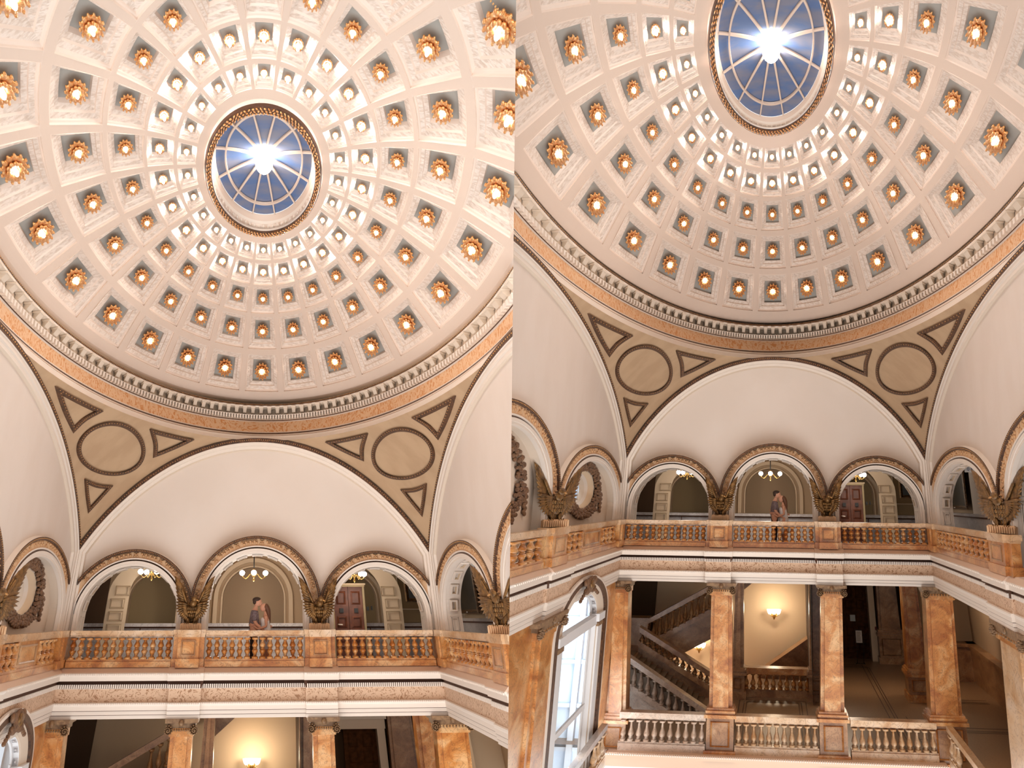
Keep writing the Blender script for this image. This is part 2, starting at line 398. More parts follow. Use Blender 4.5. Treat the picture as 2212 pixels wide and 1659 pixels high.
def make_oculus(h):
    r0, w0 = h.oc; n = 96; b = B(h); wl = h.wl
    prof = [(r0+.014, h.dome(r0+.014, 0)[2], 'rib'), (r0+.010, w0-.006, 'shade_line'), (r0+.004, w0-.010, None)]
    b.grid([[(r*sin(2*pi*j/n), r*cos(2*pi*j/n), w) for j in range(n)] for r, w, m in prof], ['rib', 'shade_line'], True)
    p2 = [(r0-.020, w0-.004, 'mould'), (r0-.020, w0+.004, 'mould'), (r0-.012, w0+.012, 'coffer'), (r0-.018, w0+(wl-w0)*.5, 'mould'), (r0-.026, w0+(wl-w0)*.6, 'rib'), (r0-.034, wl, None)]
    b.grid([[(r*sin(2*pi*j/n), r*cos(2*pi*j/n), w) for j in range(n)] for r, w, m in p2], [m for r, w, m in p2[:-1]], True, True)
    for j in range(64):
        a = 2*pi*j/64; rr = r0-.014; b.ell((rr*sin(a), rr*cos(a), w0+.012+(wl-w0)*.2), (.007*cos(a), -.007*sin(a), 0), (.004*sin(a), .004*cos(a), 0), (0, 0, .010), 'mould', 5, 4)
    build(b, 'trim_3', kind='structure', label='white moulded throat of the round skylight '+h.pic, cat='trim')
    # gilded oak leaf ring
    b = B(h); rm = r0-.008
    b.grid([[((rm+.012*cos(t))*sin(2*pi*j/n), (rm+.012*cos(t))*cos(2*pi*j/n), w0-.006+.007*sin(t)) for j in range(n)] for t in [2*pi*q/8 for q in range(9)]], 'bead_brown', True, True)
    for j in range(300):
        a = 2*pi*j/300; o = (j % 3-1)*.007; rr = rm+o; tw = rnd.uniform(-.6, .6); ca, sa = cos(a+tw), sin(a+tw)
        b.ell((rr*sin(a), rr*cos(a), w0-.013), (.0065*ca, -.0065*sa, 0), (.0025*sa, .0025*ca, 0), (0, 0, .003), 'gilt', 5, 3)
    build(b, 'skylight_wreath', label='gilded leaf ring round the blue skylight '+h.pic, cat='wreath')
    # skylight: blue panes, cream ribs
    rg = r0-.034; o = root(h, 'window_1', (0, 0, wl), kind='structure', label='round blue skylight with cream ribs '+h.pic, cat='skylight')
    zz = lambda r: wl+.030*(1-(r/rg)**2); ns = 12; b = B(h)
    for k in range(ns):
        aa = [2*pi*(k+.5+j/6)/ns for j in range(7)]
        b.grid([[(r*sin(a), r*cos(a), zz(r)+.002) for a in aa] for r in [rg*t/6 for t in range(0, 7)]], 'glass_blue', False, True)
    build(b, 'pane', o, label='blue glazed panels')
    for k in range(ns):
        a = 2*pi*(k+.5)/ns; b = B(h); e = Vector((sin(a), cos(a), 0)); f = Vector((cos(a), -sin(a), 0))
        rows = []
        for t in range(9):
            r = rg*(.06+.94*t/8); x = .0028+.0022*(1-t/8) ; z = zz(r)
            rows.append([tuple(e*r-f*x+Vector((0, 0, z))), tuple(e*r-f*x+Vector((0, 0, z-.006))), tuple(e*r+f*x+Vector((0, 0, z-.006))), tuple(e*r+f*x+Vector((0, 0, z)))])
        b.grid(rows, 'rib'); build(b, 'rib', o)
    b = B(h); rr = rg*.80
    b.grid([[(r*sin(2*pi*j/n), r*cos(2*pi*j/n), z) for j in range(n)] for r, z in ((rr-.0035, zz(rr)), (rr-.0035, zz(rr)-.008), (rr+.0035, zz(rr)-.008), (rr+.0035, zz(rr)))], 'rib', True)
    build(b, 'ring', o)
    b = B(h); b.grid([[(r*sin(2*pi*j/24), r*cos(2*pi*j/24), z) for j in range(24)] for r, z in ((.0, zz(0)-.006), (.03, zz(0)-.006), (.034, zz(0)))], 'rib', True); build(b, 'hub', o)
    lt = root(h, 'skylight_lamp', (0, 0, wl), label='big bright lamp hanging in the middle of the skylight '+h.pic, cat='lamp')
    b = B(h); b.ell((0, 0, wl+.012), (.042, 0, 0), (0, .042, 0), (0, 0, .030), 'skylamp', 16, 10); build(b, 'globe', lt, label='glowing globe')
    b = B(h); b.mtube([h.P(0, 0, wl+.018), h.P(0, 0, zz(0))], .03, 'brass'); build(b, 'stem', lt)

def beads(b, pts, rad, m='bead_gold', dd=None):
    for p in pts: b.ell(p, (rad, 0, 0), (0, rad*.8, 0), (0, 0, rad), m, 5, 3)

def make_pendentives(h):
    k = h.R**2; tip = h.zs+sqrt(k-1)
    for sx, nm in ((-1, 'left'), (1, 'right')):
        b = B(h); nA, nW = 24, 26
        rows = []
        wt = h.zs+h.R-.0005
        for i in range(nW+1):
            w = tip+(wt-tip)*i/nW; r = sqrt(max(1+k-(w-h.zs)**2, 1)); am = math.acos(min(1, 1/r)) if r > 1 else 0
            rows.append([h.pend(sx*(am+(pi/2-2*am)*j/nA), w) for j in range(nA+1)])
        b.grid(rows, 'pendentive', False, True)
        build(b, 'trim_4', kind='structure', label='tan curved pendentive at the far %s corner %s' % (nm, h.pic), cat='pendentive')
        # mouldings on it
        dw = 0 if h.key == 'L' else 1
        def lerp(a, c, t): return a+(c-a)*t
        tri = [[(-69.5, 1.01), (-53.7, 1.011), (-57.9, .905)], [(-38.4, 1.009), (-23.0, 1.009), (-34.2, .905)], [(-49.9, .756), (-42.1, .754), (-45.6, .61)]]
        if h.key == 'R': tri = [[(-69.5, 1.037), (-53.8, 1.04), (-57.8, .922)], [(-38.3, 1.042), (-22.7, 1.042), (-34.1, .925)], [(-49.9, .758), (-42.0, .756), (-45.6, .602)]]
        cw, ch = ((-46.2, .894), .104) if h.key == 'L' else ((-46.0, .911), .120)
        def loop_of(pts, inset):
            cx = sum(p[0] for p in pts)/len(pts); cy = sum(p[1] for p in pts)/len(pts)
            return [(cx+(p[0]-cx)*(1-inset), cy+(p[1]-cy)*(1-inset)) for p in pts]
        def ring_strip(b, outer, ins):
            levels = [(0, 0), (ins*.15, -.008), (ins*.8, -.008), (ins, 0.0)]
            rows = []
            for f, d in levels: rows.append([h.pend(-sx*radians(a), w, d-.001) for a, w in loop_of(outer, f)])
            b.grid(rows, ['bead_brown']*3, True)
            for (a, w) in loop_of(outer, ins*.5)[::1]: b.ell(h.pend(-sx*radians(a), w, -.010), (.0028, 0, 0), (0, .0028, 0), (0, 0, .0028), 'bead_gold', 4, 2)
        # roundel
        outer = [(cw[0]+ (9.6 if h.key == 'L' else 9.2)*cos(2*pi*j/72), cw[1]+ch*sin(2*pi*j/72)) for j in range(72)]
        b = B(h); ring_strip(b, outer, .13)
        build(b, 'roundel_frame', label='round dark beaded frame on the %s pendentive %s' % (nm, h.pic), cat='moulding')
        for ti, t in enumerate(tri):
            t = [(x, y) for x, y in t]; pts = []
            bulge = {0: (0, .012, 0), 1: (0, 0, .012), 2: (-.012, 0, 0)}[ti]
            cx, cy = cw
            for e in range(3):
                p, q = t[e], t[(e+1) % 3]; nn = 14
                # the side that faces the roundel curves away from it
                mid = ((p[0]+q[0])/2, (p[1]+q[1])/2); dsc = sqrt(((mid[0]-cx)/90)**2+(mid[1]-cy)**2)
                near = min(range(3), key=lambda z: sqrt((((t[z][0]+t[(z+1) % 3][0])/2-cx)/90)**2+((t[z][1]+t[(z+1) % 3][1])/2-cy)**2)) == e
                for j in range(nn):
                    f = j/nn; x, y = lerp(p[0], q[0], f), lerp(p[1], q[1], f)
                    if near:
                        g = sin(pi*f)*.16; tx, ty = sum(z[0] for z in t)/3, sum(z[1] for z in t)/3; x, y = lerp(x, tx, g), lerp(y, ty, g)
                    pts.append((x, y))
            b = B(h); ring_strip(b, pts, .40 if ti == 2 else .36)
            build(b, 'triangle_frame', label='dark beaded triangular frame %s the roundel on the %s pendentive %s' % (['outside', 'inside', 'below'][ti], nm, h.pic) , cat='moulding')

def make_lunettes(h):
    """beaded arch rims, white mouldings and upper wall over the three arches, on far, left and right walls"""
    R_, zs = h.R, h.zs
    for fr in ('far', 'rawleft', 'rawright'):
        nm = fr.replace('raw', ''); n = 96; b = B(h, fr)
        s0 = -1.0 if fr == 'far' else -.55
        def arc(r, d, lim=1.0):
            out = []
            for j in range(n+1):
                s = (-lim+2*lim*j/n) if fr == 'far' else (s0+(lim-s0)*j/n)
                out.append((s, d, zs+sqrt(max(r*r-s*s, 0))))
            return out
        # strips are run down the corner to the rail by letting their limit follow the radius
        def strip(rA, dA, rB, dB, m):
            A_, B_ = arc(rA, dA, min(1, rA)), arc(rB, dB, min(1, rB)); b.grid([A_, B_], m)
        rr = [(R_+.006, .995), (R_+.006, .985), (R_-.017, .985), (R_-.018, .992), (R_-.032, .992), (R_-.036, .999), (R_-.050, .999), (R_-.052, 1.012), (R_-.058, 1.016)]
        mm = ['bead_brown', 'bead_brown', 'mould', 'mould', 'mould', 'mould', 'cream', 'cream']
        # near the springing the bands turn down as vertical strips
        rows = []
        for (r, d) in rr:
            off = R_-r; row = []
            for j in range(n+1):
                t = j/n
                lim = 1-off*.9
                s = (-lim+2*lim*t) if fr == 'far' else (s0+(lim-s0)*t)
                row.append((s, d, zs+sqrt(max(r*r-s*s, .0))))
            rows.append(row)
        b.grid(rows, mm)
        # vertical continuations at the corners, down to the gallery floor
        for sd in ((-1, 1) if fr == 'far' else (1,)):
            col = []
            for (r, d) in rr[2:]:
                lim = 1-(R_-r)*.9; col.append((sd*lim, d, zs+sqrt(max(r*r-lim*lim, 0))))
            b.grid([col, [(p[0], p[1], -.178) for p in col]], 'mould')
        # beads
        L = 0; prev = None; step = .0125; acc = 0; bp = []
        for j in range(601):
            s = (-1+2*j/600) if fr == 'far' else (s0+(1-s0)*j/600); p = Vector((s, .983, zs+sqrt(max((R_-.005)**2-s*s, 0))))
            if prev is not None:
                acc += (p-prev).length
                if acc > step: acc = 0; bp.append(tuple(p))
            prev = p
        bp = [p for p in bp if h.seen(h.P(*b.T(*p)), 10)]
        beads(b, bp, .0030)
        build(b, 'trim_5', kind='structure', label='dark beaded rim and white mouldings of the great %s arch %s' % (nm, h.pic), cat='trim')

ARC = [(-.675, .095, .255, .345), (0, .158, .262, .3575), (.675, .095, .255, .345)]
def opening_top(s):
    for c, z, ri, ro in ARC:
        if abs(s-c) < ri: return z+sqrt(ri*ri-(s-c)**2)
    return None
def make_walls(h):
    R_, zs = h.R, h.zs
    for fr in ('far', 'left', 'right'):
        s0 = -.96 if fr == 'far' else -.6; b = B(h, fr); dw = 1.014
        ss = set([s0, .96])
        for c, z, ri, ro in ARC:
            for j in range(41): ss.add(round(c-ri*cos(pi*j/40), 6))
        ss = sorted(x for x in ss if s0 <= x <= .96); ss2 = []
        for a, c in zip(ss, ss[1:]):
            k = max(1, int((c-a)/.03)); ss2 += [a+(c-a)*j/k for j in range(k)]
        ss2.append(ss[-1])
        def top(s):
            if fr == 'far': q = s
            else: q = s*(.8+.2*abs(s))
            return zs+sqrt(max((R_-.055)**2-q*q, 0))
        for a, c in zip(ss2, ss2[1:]):
            m_ = (a+c)/2; inside = opening_top(m_)
            za, zc = (opening_top(a) or None), (opening_top(c) or None)
            lo_a = -.178 if inside is None else (za if za else [z for cc, z, ri, ro in ARC if abs(m_-cc) < ri][0])
            lo_c = -.178 if inside is None else (zc if zc else [z for cc, z, ri, ro in ARC if abs(m_-cc) < ri][0])
            ta, tc = top(a), top(c); k = 3
            b.grid([[(a, dw, lo_a+(ta-lo_a)*i/k), (c, dw, lo_c+(tc-lo_c)*i/k)] for i in range(k+1)], 'lunette')
        # jambs and soffits of the openings
        niche = fr == 'left'
        for ci, (c, z, ri, ro) in enumerate(ARC):
            if fr != 'far' and c < 0: continue
            dep = 1.055 if niche else 1.095
            outl = [(c-ri, -.178)]+[(c-ri*cos(pi*j/32), z+ri*sin(pi*j/32)) for j in range(33)]+[(c+ri, -.178)]
            b.grid([[(s, d, w) for s, w in outl] for d in (dw, dep)], 'cream' if niche else 'mould', False)
            if niche:                                              # closed back with a round window in the side niche
                if c > .1:
                    wc, wr = (.665, .192), .102; K = 48; inner = [(wc[0]+wr*cos(2*pi*j/K), wc[1]+wr*sin(2*pi*j/K)) for j in range(K)]
                    outer = []
                    for j in range(K):
                        a = 2*pi*j/K; x, y = cos(a), sin(a); t = .0
                        while True:
                            t += .004; s_, w_ = wc[0]+x*t, wc[1]+y*t
                            tp = z+sqrt(max(ri*ri-(s_-c)**2, 0)) if abs(s_-c) < ri else -1
                            if w_ <= -.178 or w_ > tp: break
                        outer.append((s_, max(w_, -.178)))
                    b.grid([[(s, dep, w) for s, w in outer], [(s, dep, w) for s, w in inner]], 'cream', True)
                    b.grid([[(s, dep, w) for s, w in inner], [(wc[0]+(s-wc[0])*.9, dep+.03, wc[1]+(w-wc[1])*.9) for s, w in inner],
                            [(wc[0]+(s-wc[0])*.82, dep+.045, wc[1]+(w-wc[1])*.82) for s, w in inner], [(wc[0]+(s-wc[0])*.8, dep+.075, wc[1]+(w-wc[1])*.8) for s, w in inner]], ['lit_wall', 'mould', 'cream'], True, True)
                else:
                    b.face([b.pt((s, dep, w)) for s, w in outl], 'cream')
            else:                                                  # sunk panels on the soffit
                segs = [(0, .0)]
                for q in range(9):
                    a0, a1 = pi*(q+.14)/9, pi*(q+.86)/9; d0, d1 = dw+.018, dep-.018; rr = ri-.002
                    P4 = lambda r, e: [(c-r*cos(a0+e), d0+e*.3, z+r*sin(a0+e)), (c-r*cos((a0+a1)/2), d0+e*.3, z+r*sin((a0+a1)/2)), (c-r*cos(a1-e), d0+e*.3, z+r*sin(a1-e)),
                                       (c-r*cos(a1-e), d1-e*.3, z+r*sin(a1-e)), (c-r*cos((a0+a1)/2), d1-e*.3, z+r*sin((a0+a1)/2)), (c-r*cos(a0+e), d1-e*.3, z+r*sin(a0+e))]
                    b.grid([P4(rr, 0), P4(rr-.007, .012), P4(rr-.007, .04), P4(rr, .06)], ['mould', 'mould', 'tan_mould'], True)
                for sd in (-1, 1):
                    x = c+sd*ri
                    for q0, q1 in ((-.0, z-.01),):
                        for e0, e1 in ((0, .004), (.008, .004)):
                            b.box(x-sd*.0035, x, dw+.016+e0, dep-.016-e0, q0+e0, q0+e0+.005, 'mould'); b.box(x-sd*.0035, x, dw+.016+e0, dep-.016-e0, q1-e0-.005, q1-e0, 'mould')
                            b.box(x-sd*.0035, x, dw+.016+e0, dw+.021+e0, q0, q1, 'mould'); b.box(x-sd*.0035, x, dep-.021-e0, dep-.016-e0, q0, q1, 'mould')
        build(b, 'wall_'+fr, kind='structure', label='%s wall of the rotunda over and around its arches %s' % (fr, h.pic), cat='wall')
        # archivolts
        for c, z, ri, ro in ARC:
            if fr != 'far' and c < 0: continue
            b = B(h, fr); n = 56; d0 = .998-(.003 if c == 0 else 0)
            bands = [(ri-.001, 1.014, 'mould'), (ri, d0, 'mould'), (ri+.010, d0, 'mould'), (ri+.011, d0-.004, 'mould'), (ri+.025, d0-.004, 'bead_brown'), (ri+.026, d0-.001, 'bead_brown'),
                     (ri+.032, d0+.003, 'mould'), (ri+.033, d0-.002, 'mould'), (ri+.040, d0-.002, 'archivolt'), (ri+.041, d0+.002, 'archivolt'), (ro-.018, d0+.002, 'bead_brown'),
                     (ro-.017, d0-.007, 'bead_brown'), (ro-.003, d0-.007, 'mould'), (ro+.002, 1.014, None)]
            rows = []
            for r, d, m in bands:
                row = []
                for j in range(n+1):
                    a = pi*j/n
                    if c:                                         # side arches run out at the corner and against the centre arch
                        lim = math.acos(max(-1, min(1, (.965-abs(c))/r))) if .965-abs(c) < r else 0
                        a = (lim+(pi-lim)*j/n) if c > 0 else (pi-lim)*j/n
                    row.append((c+r*cos(a), d, z+r*sin(a)))
                rows.append(row)
            b.grid(rows, [m for r, d, m in bands[:-1]])
            for sd in (-1, 1):                                    # strips running down to the rail
                if c and sd == (1 if c > 0 else -1): q = [x for x in bands if x[0] <= ri+.034]
                else: q = [x for x in bands if x[0] <= ri+.041]
                b.grid([[(c+sd*r, d, z) for r, d, m in q], [(c+sd*r, d, -.02) for r, d, m in q]], 'mould')
            rb = ro-.010; bp = []; K = int(pi*rb/.0095)
            for j in range(K):
                a = pi*(j+.5)/K; p = (c+rb*cos(a), d0-.008, z+rb*sin(a))
                if abs(p[0]) < .962 and h.seen(h.P(*b.T(*p)), 8): bp.append(p)
            beads(b, bp, .0024)
            # relief: clusters of fruit and crossed sprays
            rmid = (ri+ro)/2+.012; K = int(pi*rmid/.048)
            for j in range(K+1):
                a = pi*(j)/K
                if abs(c+rmid*cos(a)) > .95: continue
                if not h.seen(h.P(*b.T(c+rmid*cos(a), 1, z+rmid*sin(a))), 12): continue
                er = Vector((cos(a), 0, sin(a))); et = Vector((-sin(a), 0, cos(a))); o = Vector((c, d0, z))+er*rmid
                if j % 3 == 1:
                    for q in (-1, 1):
                        for q2 in (-1, 1): b.ell(tuple(o+et*.006*q+er*.006*q2), (et*.5*q+er*.5*q2)*.016, (et*.5*q2-er*.5*q)*.005, (0, .004, 0), 'relief', 6, 3)
                else:
                    for q in range(4):
                        oo = o+et*(-.018+.012*q)+er*(.006 if q % 2 else -.004)
                        b.ell(tuple(oo), tuple(et*.0078), tuple(er*.0085), (0, .004, 0), 'relief', 6, 3)
                        b.ell(tuple(oo+er*.012), tuple(et*.004), tuple(er*.005), (0, .003, 0), 'relief', 5, 3)
            where = {'far': {-.675: 'left arch of the far wall', 0: 'middle arch of the far wall', .675: 'right arch of the far wall'},
                     'left': {0: 'middle arch of the left wall', .675: 'round-window arch of the left wall'}, 'right': {0: 'middle arch of the right wall', .675: 'corner arch of the right wall'}}[fr][c]
            build(b, 'trim_6', kind='structure', label='tan floral band round the %s %s' % (where, h.pic), cat='trim')

# ---------------------------------------------------------------- gallery balustrades
UP_PROF = [(0, .0165), (.09, .0165), (.1, .012), (.17, .008), (.28, .0125), (.37, .0165), (.44, .0125), (.47, .008), (.485, .0125), (.51, .0125), (.525, .008), (.56, .0125), (.63, .0165), (.74, .012), (.85, .007), (.9, .011), (.91, .0165), (1, .0165)]
LO_PROF = [(0, .0165), (.10, .0165), (.11, .0115), (.15, .014), (.19, .0105), (.30, .0175), (.42, .0155), (.60, .0085), (.84, .0065), (.9, .011), (.92, .0165), (1, .0165)]
def baluster_proto(h, fr, s, d, w0, w1, prof, m, par):
    b = B(h, fr); b.lathe((s, d, w0), [(r, (w1-w0)*t) for t, r in prof], m, 8, (0, 1, len(prof)-2, len(prof)-1))
    for i, v in enumerate(b.v): pass
    base = h.P(*b.T(s, d, w0)); b.v = [v-base for v in b.v]; return b, base
def balustrade(h, fr, s0, s1, n, where, lv='up', m='marble_orange', d=None, cap='marble_pale', group=None, panels=()):
    d = (h.b if d is None else d); raw = FR[fr]
    if lv == 'up': wt, wc, wb, wp, wf = .010, -.022, -.027, -.137, -.178; prof = UP_PROF
    else: wt, wc, wb, wp, wf = -1.398, -1.448, -1.455, -1.612, -1.68; prof = LO_PROF
    r = root(h, 'balustrade', raw((s0+s1)/2, d, wf), label=where, cat='balustrade', group=group)
    b = B(h, fr); t = .011
    b.box(s0, s1, d-t, d+.022, wc+.010, wt, cap); b.box(s0, s1, d-t*.5, d+.018, wc, wc+.010, cap); build(b, 'handrail', r)
    b = B(h, fr); b.box(s0, s1, d-.006, d+.020, wp-.012, wp, m); b.box(s0, s1, d-.009, d+.024, wf, wp-.012, m); build(b, 'plinth', r)
    for k in range(n):
        s = s0+(s1-s0)*(k+.5)/n
        if any(a <= s <= c for a, c in panels): continue
        base = h.P(*raw(s, d+.006, wp))
        if not h.seen(base, 14): continue
        sg = (h.M @ base).x*h.sg
        b = B(h, fr); b.lathe((s, d+.006, wp), [(q, (wb-wp)*tt) for tt, q in prof], m, 10 if lv == 'up' else 10, (0, 1, len(prof)-2, len(prof)-1))
        build(b, 'baluster', r)
    for a, c in panels:
        b = B(h, fr); b.box(a, c, d-.002, d+.016, wp, wc, m); z0, z1 = wp+.016, wc-.016; a2, c2 = a+.02, c-.02
        b.grid([[(a2, d-.003, z0), (c2, d-.003, z0), (c2, d-.003, z1), (a2, d-.003, z1)], [(a2+.004, d-.008, z0+.004), (c2-.004, d-.008, z0+.004), (c2-.004, d-.008, z1-.004), (a2+.004, d-.008, z1-.004)],
                [(a2+.01, d-.003, z0+.01), (c2-.01, d-.003, z0+.01), (c2-.01, d-.003, z1-.01), (a2+.01, d-.003, z1-.01)]], 'marble_dark', True)
        build(b, 'panel', r)
    return prune(r)
def pedestal(h, fr, s, where, wd=.054, sd=.078, lv='up', m='marble_orange', group=None):
    d = h.b
    if lv == 'up': wt, wc, wp, wf = .014, -.024, -.135, -.180
    else: wt, wc, wp, wf = -1.385, -1.415, -1.62, -1.70
    r = root(h, 'pedestal', FR[fr](s, d, wf), label=where, cat='pedestal', group=group)
    b = B(h, fr)
    for x, e in ((sd, 0), (wd, .014)):
        b.box(s-x, s+x, d-.006-e, d+.03, wp, wc, m); b.box(s-x-.004, s+x+.004, d-.012-e, d+.034, wf, wp, m)
    z0, z1 = wp+.016, wc-.014; x = wd-.016; e = d-.0205
    R_ = lambda q, dd: [(s-x+q, dd, z0+q), (s+x-q, dd, z0+q), (s+x-q, dd, z1-q), (s-x+q, dd, z1-q)]
    b.grid([R_(0, e+.001), R_(.002, e-.003), R_(.006, e-.003), R_(.009, e+.001)], 'marble_dark', True)
    b.face([b.pt(p) for p in R_(.009, e)], m)
    build(b, 'block', r)
    b = B(h, fr)
    for x, e in ((sd, 0), (wd, .014)):
        b.box(s-x-.005, s+x+.005, d-.014-e, d+.036, wc+.012, wt, 'marble_pale'); b.box(s-x-.002, s+x+.002, d-.010-e, d+.032, wc, wc+.012, 'marble_pale')
    build(b, 'cap', r); return prune(r)

def entablature(h, z0=0.0, k=1.0, name='trim_7', label='white entablature with dentils and tan scroll frieze under the gallery '):
    b_ = h.b
    P = [(b_+.034, -.176, 'cornice_top'), (b_-.004, -.178, 'cornice_top'), (b_-.026, -.204, 'mould'), (b_-.027, -.208, 'mould'), (b_-.020, -.219, 'mould'), (b_-.018, -.221, 'mould'), (b_-.018, -.246, 'shade_line'),
         (b_-.004, -.249, 'shade_line'), (b_-.004, -.286, 'mould'), (b_-.001, -.289, 'frieze_tan'), (b_-.001, -.356, 'mould'), (b_-.010, -.359, 'mould'), (b_-.008, -.372, 'mould'), (b_-.006, -.376, 'mould'),
         (b_-.006, -.398, 'shade_line'), (b_-.003, -.401, 'mould'), (b_-.003, -.420, 'shade_line'), (b_, -.423, 'mould'), (b_, -.4413, 'mould'), (b_+.07, -.4413, None)]
    brk = [(-.338, .088), (.338, .088)]
    for fr, s0 in (('far', None), ('rawleft', -.75), ('rawright', -.75)):
        b = B(h, fr)
        rows = []
        for d, w, m in P:
            if fr == 'far':
                row = [(-d, d, w)]
                for c, x in brk:
                    e = .013
                    for sx, dd in ((-x, 0), (-x, e), (x, e), (x, 0)): row.append((c+sx*(1 if w > -.25 else .9), d-dd, w))
                row.append((d, d, w))
            else: row = [(s0, d, w), (.29-.085, d, w), (.29-.085, d-.013, w), (.29+.085, d-.013, w), (.29+.085, d, w), (d, d, w)]
            rows.append(row)
        b.grid(rows, [m for d, w, m in P[:-1]])
        # dentils and the rope edge
        st = .0105; K = int((2 if fr == 'far' else 1.75)/st)
        for j in range(K):
            s = (-.95 if fr == 'far' else s0)+st*j
            if s > b_-.006 or (fr == 'far' and s < -b_+.006): continue
            if not h.seen(h.P(*b.T(s, b_, -.27)), 12): continue
            e = .013 if (fr == 'far' and min(abs(s-.338), abs(s+.338)) < .078) or (fr != 'far' and abs(s-.29) < .078) else 0
            b.box(s-.0032, s+.0032, b_-.013-e, b_-.003-e, -.284, -.264, 'mould')
            e2 = .013 if e else 0
            b.box(s-.004, s+.001, b_-.030-e2, b_-.024-e2, -.217, -.209, 'mould'); 
            if fr == 'far': b.box(s-.004, s+.001, b_-.0125-e2, b_-.009-e2, -.368, -.362, 'mould')
        build(b, name, kind='structure', label=label+'along the %s side ' % fr.replace('raw', '')+h.pic, cat='trim')

# ---------------------------------------------------------------- sculpture
def eagle(h, fr, s, where, g=None):
    d = h.b+.012; w0 = .014
    if fr != 'far':                                               # the side ones turn out from the wall towards the hall's near end
        s0, d0, th = s, d, radians(38)
        f0 = FR['raw'+fr]; s = s*.87; s0 = s; cc, sn = cos(th), sin(th)
        FR['turned'] = lambda a, e, w, f0=f0: f0(s0+(a-s0)*cc+(e-d0)*sn, d0-(a-s0)*sn+(e-d0)*cc, w)
        fr = 'turned'
    r = root(h, 'eagle_sculpture', FR[fr](s, d, w0), label=where, cat='sculpture', group=g); sq = 1.0 if fr == 'far' else .95
    b = B(h, fr); b.box(s-.054, s+.054, d-.014, d+.022, w0, w0+.030, 'archivolt')
    for j in range(12): b.box(s-.052+j*.0088, s-.048+j*.0088, d-.017, d-.014, w0+.002, w0+.028, 'archivolt')
    b.box(s-.050, s+.050, d-.012, d+.02, w0+.030, w0+.034, 'archivolt'); build(b, 'base', r, label='ribbed tan base block')
    z = w0+.03; X = lambda x, y, dd=0: (s+x*sq, d+dd, z+y)
    V = lambda x, y, dd=0: (x*sq, dd, y)
    b = B(h, fr)
    b.ell(X(0, .063, -.004), V(.026, 0), (0, .012, 0), V(0, .040), 'bronze', 8, 6)
    b.ell(X(.006, .108, -.012), V(.020, 0), (0, .010, 0), V(.002, .022), 'bronze', 8, 6)
    for j in range(3):
        for q in range(5): b.ell(X(-.02+q*.010+.003*(j % 2), .045+j*.018, -.014), V(.007, 0), (0, .004, 0), V(0, .011), 'bronze', 5, 3)
    for q in (-1, 1):                                             # legs, claws
        b.ell(X(q*.018, .022, -.006), V(.010, 0), (0, .008, 0), V(q*.004, .022), 'bronze', 6, 4)
        for t in (-1, 0, 1): b.ell(X(q*.022+t*.009, .003, -.010), V(.003+.0, 0), (0, .007, 0), V(t*.004, .007), 'bronze', 5, 3)
    for q in range(7): b.ell(X(-.03+q*.010, .018, .002), V(.005, 0), (0, .004, 0), V((q-3)*.004, .022), 'bronze', 5, 3)
    build(b, 'body', r)
    b = B(h, fr); b.ell(X(.012, .130, -.020), V(.017, 0), (0, .008, 0), V(0, .016), 'bronze', 8, 6)
    b.ell(X(.026, .123, -.024), V(.009, -.004), (0, .003, 0), V(.001, .004), 'bead_gold', 6, 4); build(b, 'head', r)
    for q in (-1, 1):
        b = B(h, fr)
        # shoulder ridge climbs outwards to the pointed wing tip
        for j in range(9):
            t = j/8; x0, y0 = .020+.022*t, .100+.060*t
            tx, ty = .082+.030*t, .090+.165*t
            if t < .15: ty -= .0
            cx, cy = (x0+tx)/2, (y0+ty)/2; ax, ay = (tx-x0)/2, (ty-y0)/2; l = sqrt(ax*ax+ay*ay)
            b.ell(X(q*cx, cy, -.004+.003*t), V(q*ax, ay), V(-q*ay/l*.0115, ax/l*.0115), (0, .004, 0), 'bronze', 6, 5)
        b.ell(X(q*.062, .155, .002), V(q*.030, .075), V(-q*.020, .010), (0, .003, 0), 'bronze', 8, 6)
        b.ell(X(q*.040, .085, .000), V(q*.032, -.010), V(.010*q, .034), (0, .003, 0), 'bronze', 8, 6)
        for j in range(9):                                        # drooping flight feathers below
            t = j/8; ang = radians(12-95*t); L_ = .074-.018*t; x0, y0 = .018+.004*t, .100-.030*t
            cx, cy = x0+cos(ang)*L_/2, y0+sin(ang)*L_/2
            b.ell(X(q*cx, cy, -.010), V(q*cos(ang)*L_/2, sin(ang)*L_/2), V(-q*sin(ang)*.0085, cos(ang)*.0085), (0, .0035, 0), 'bronze', 6, 4)
            b.ell(X(q*(x0+cos(ang)*L_*.3), y0+sin(ang)*L_*.3, -.014), V(q*cos(ang)*L_*.28, sin(ang)*L_*.28), V(-q*sin(ang)*.0055, cos(ang)*.0055), (0, .003, 0), 'bronze', 6, 4)
        for j in range(5):                                        # coverts along the raised wing
            t = j/4; b.ell(X(q*(.036+.020*t), .122+.045*t, -.010), V(q*.010, .020), V(-.006*q, .004), (0, .004, 0), 'bronze', 6, 4)
        build(b, 'wing', r)
    prune(r)
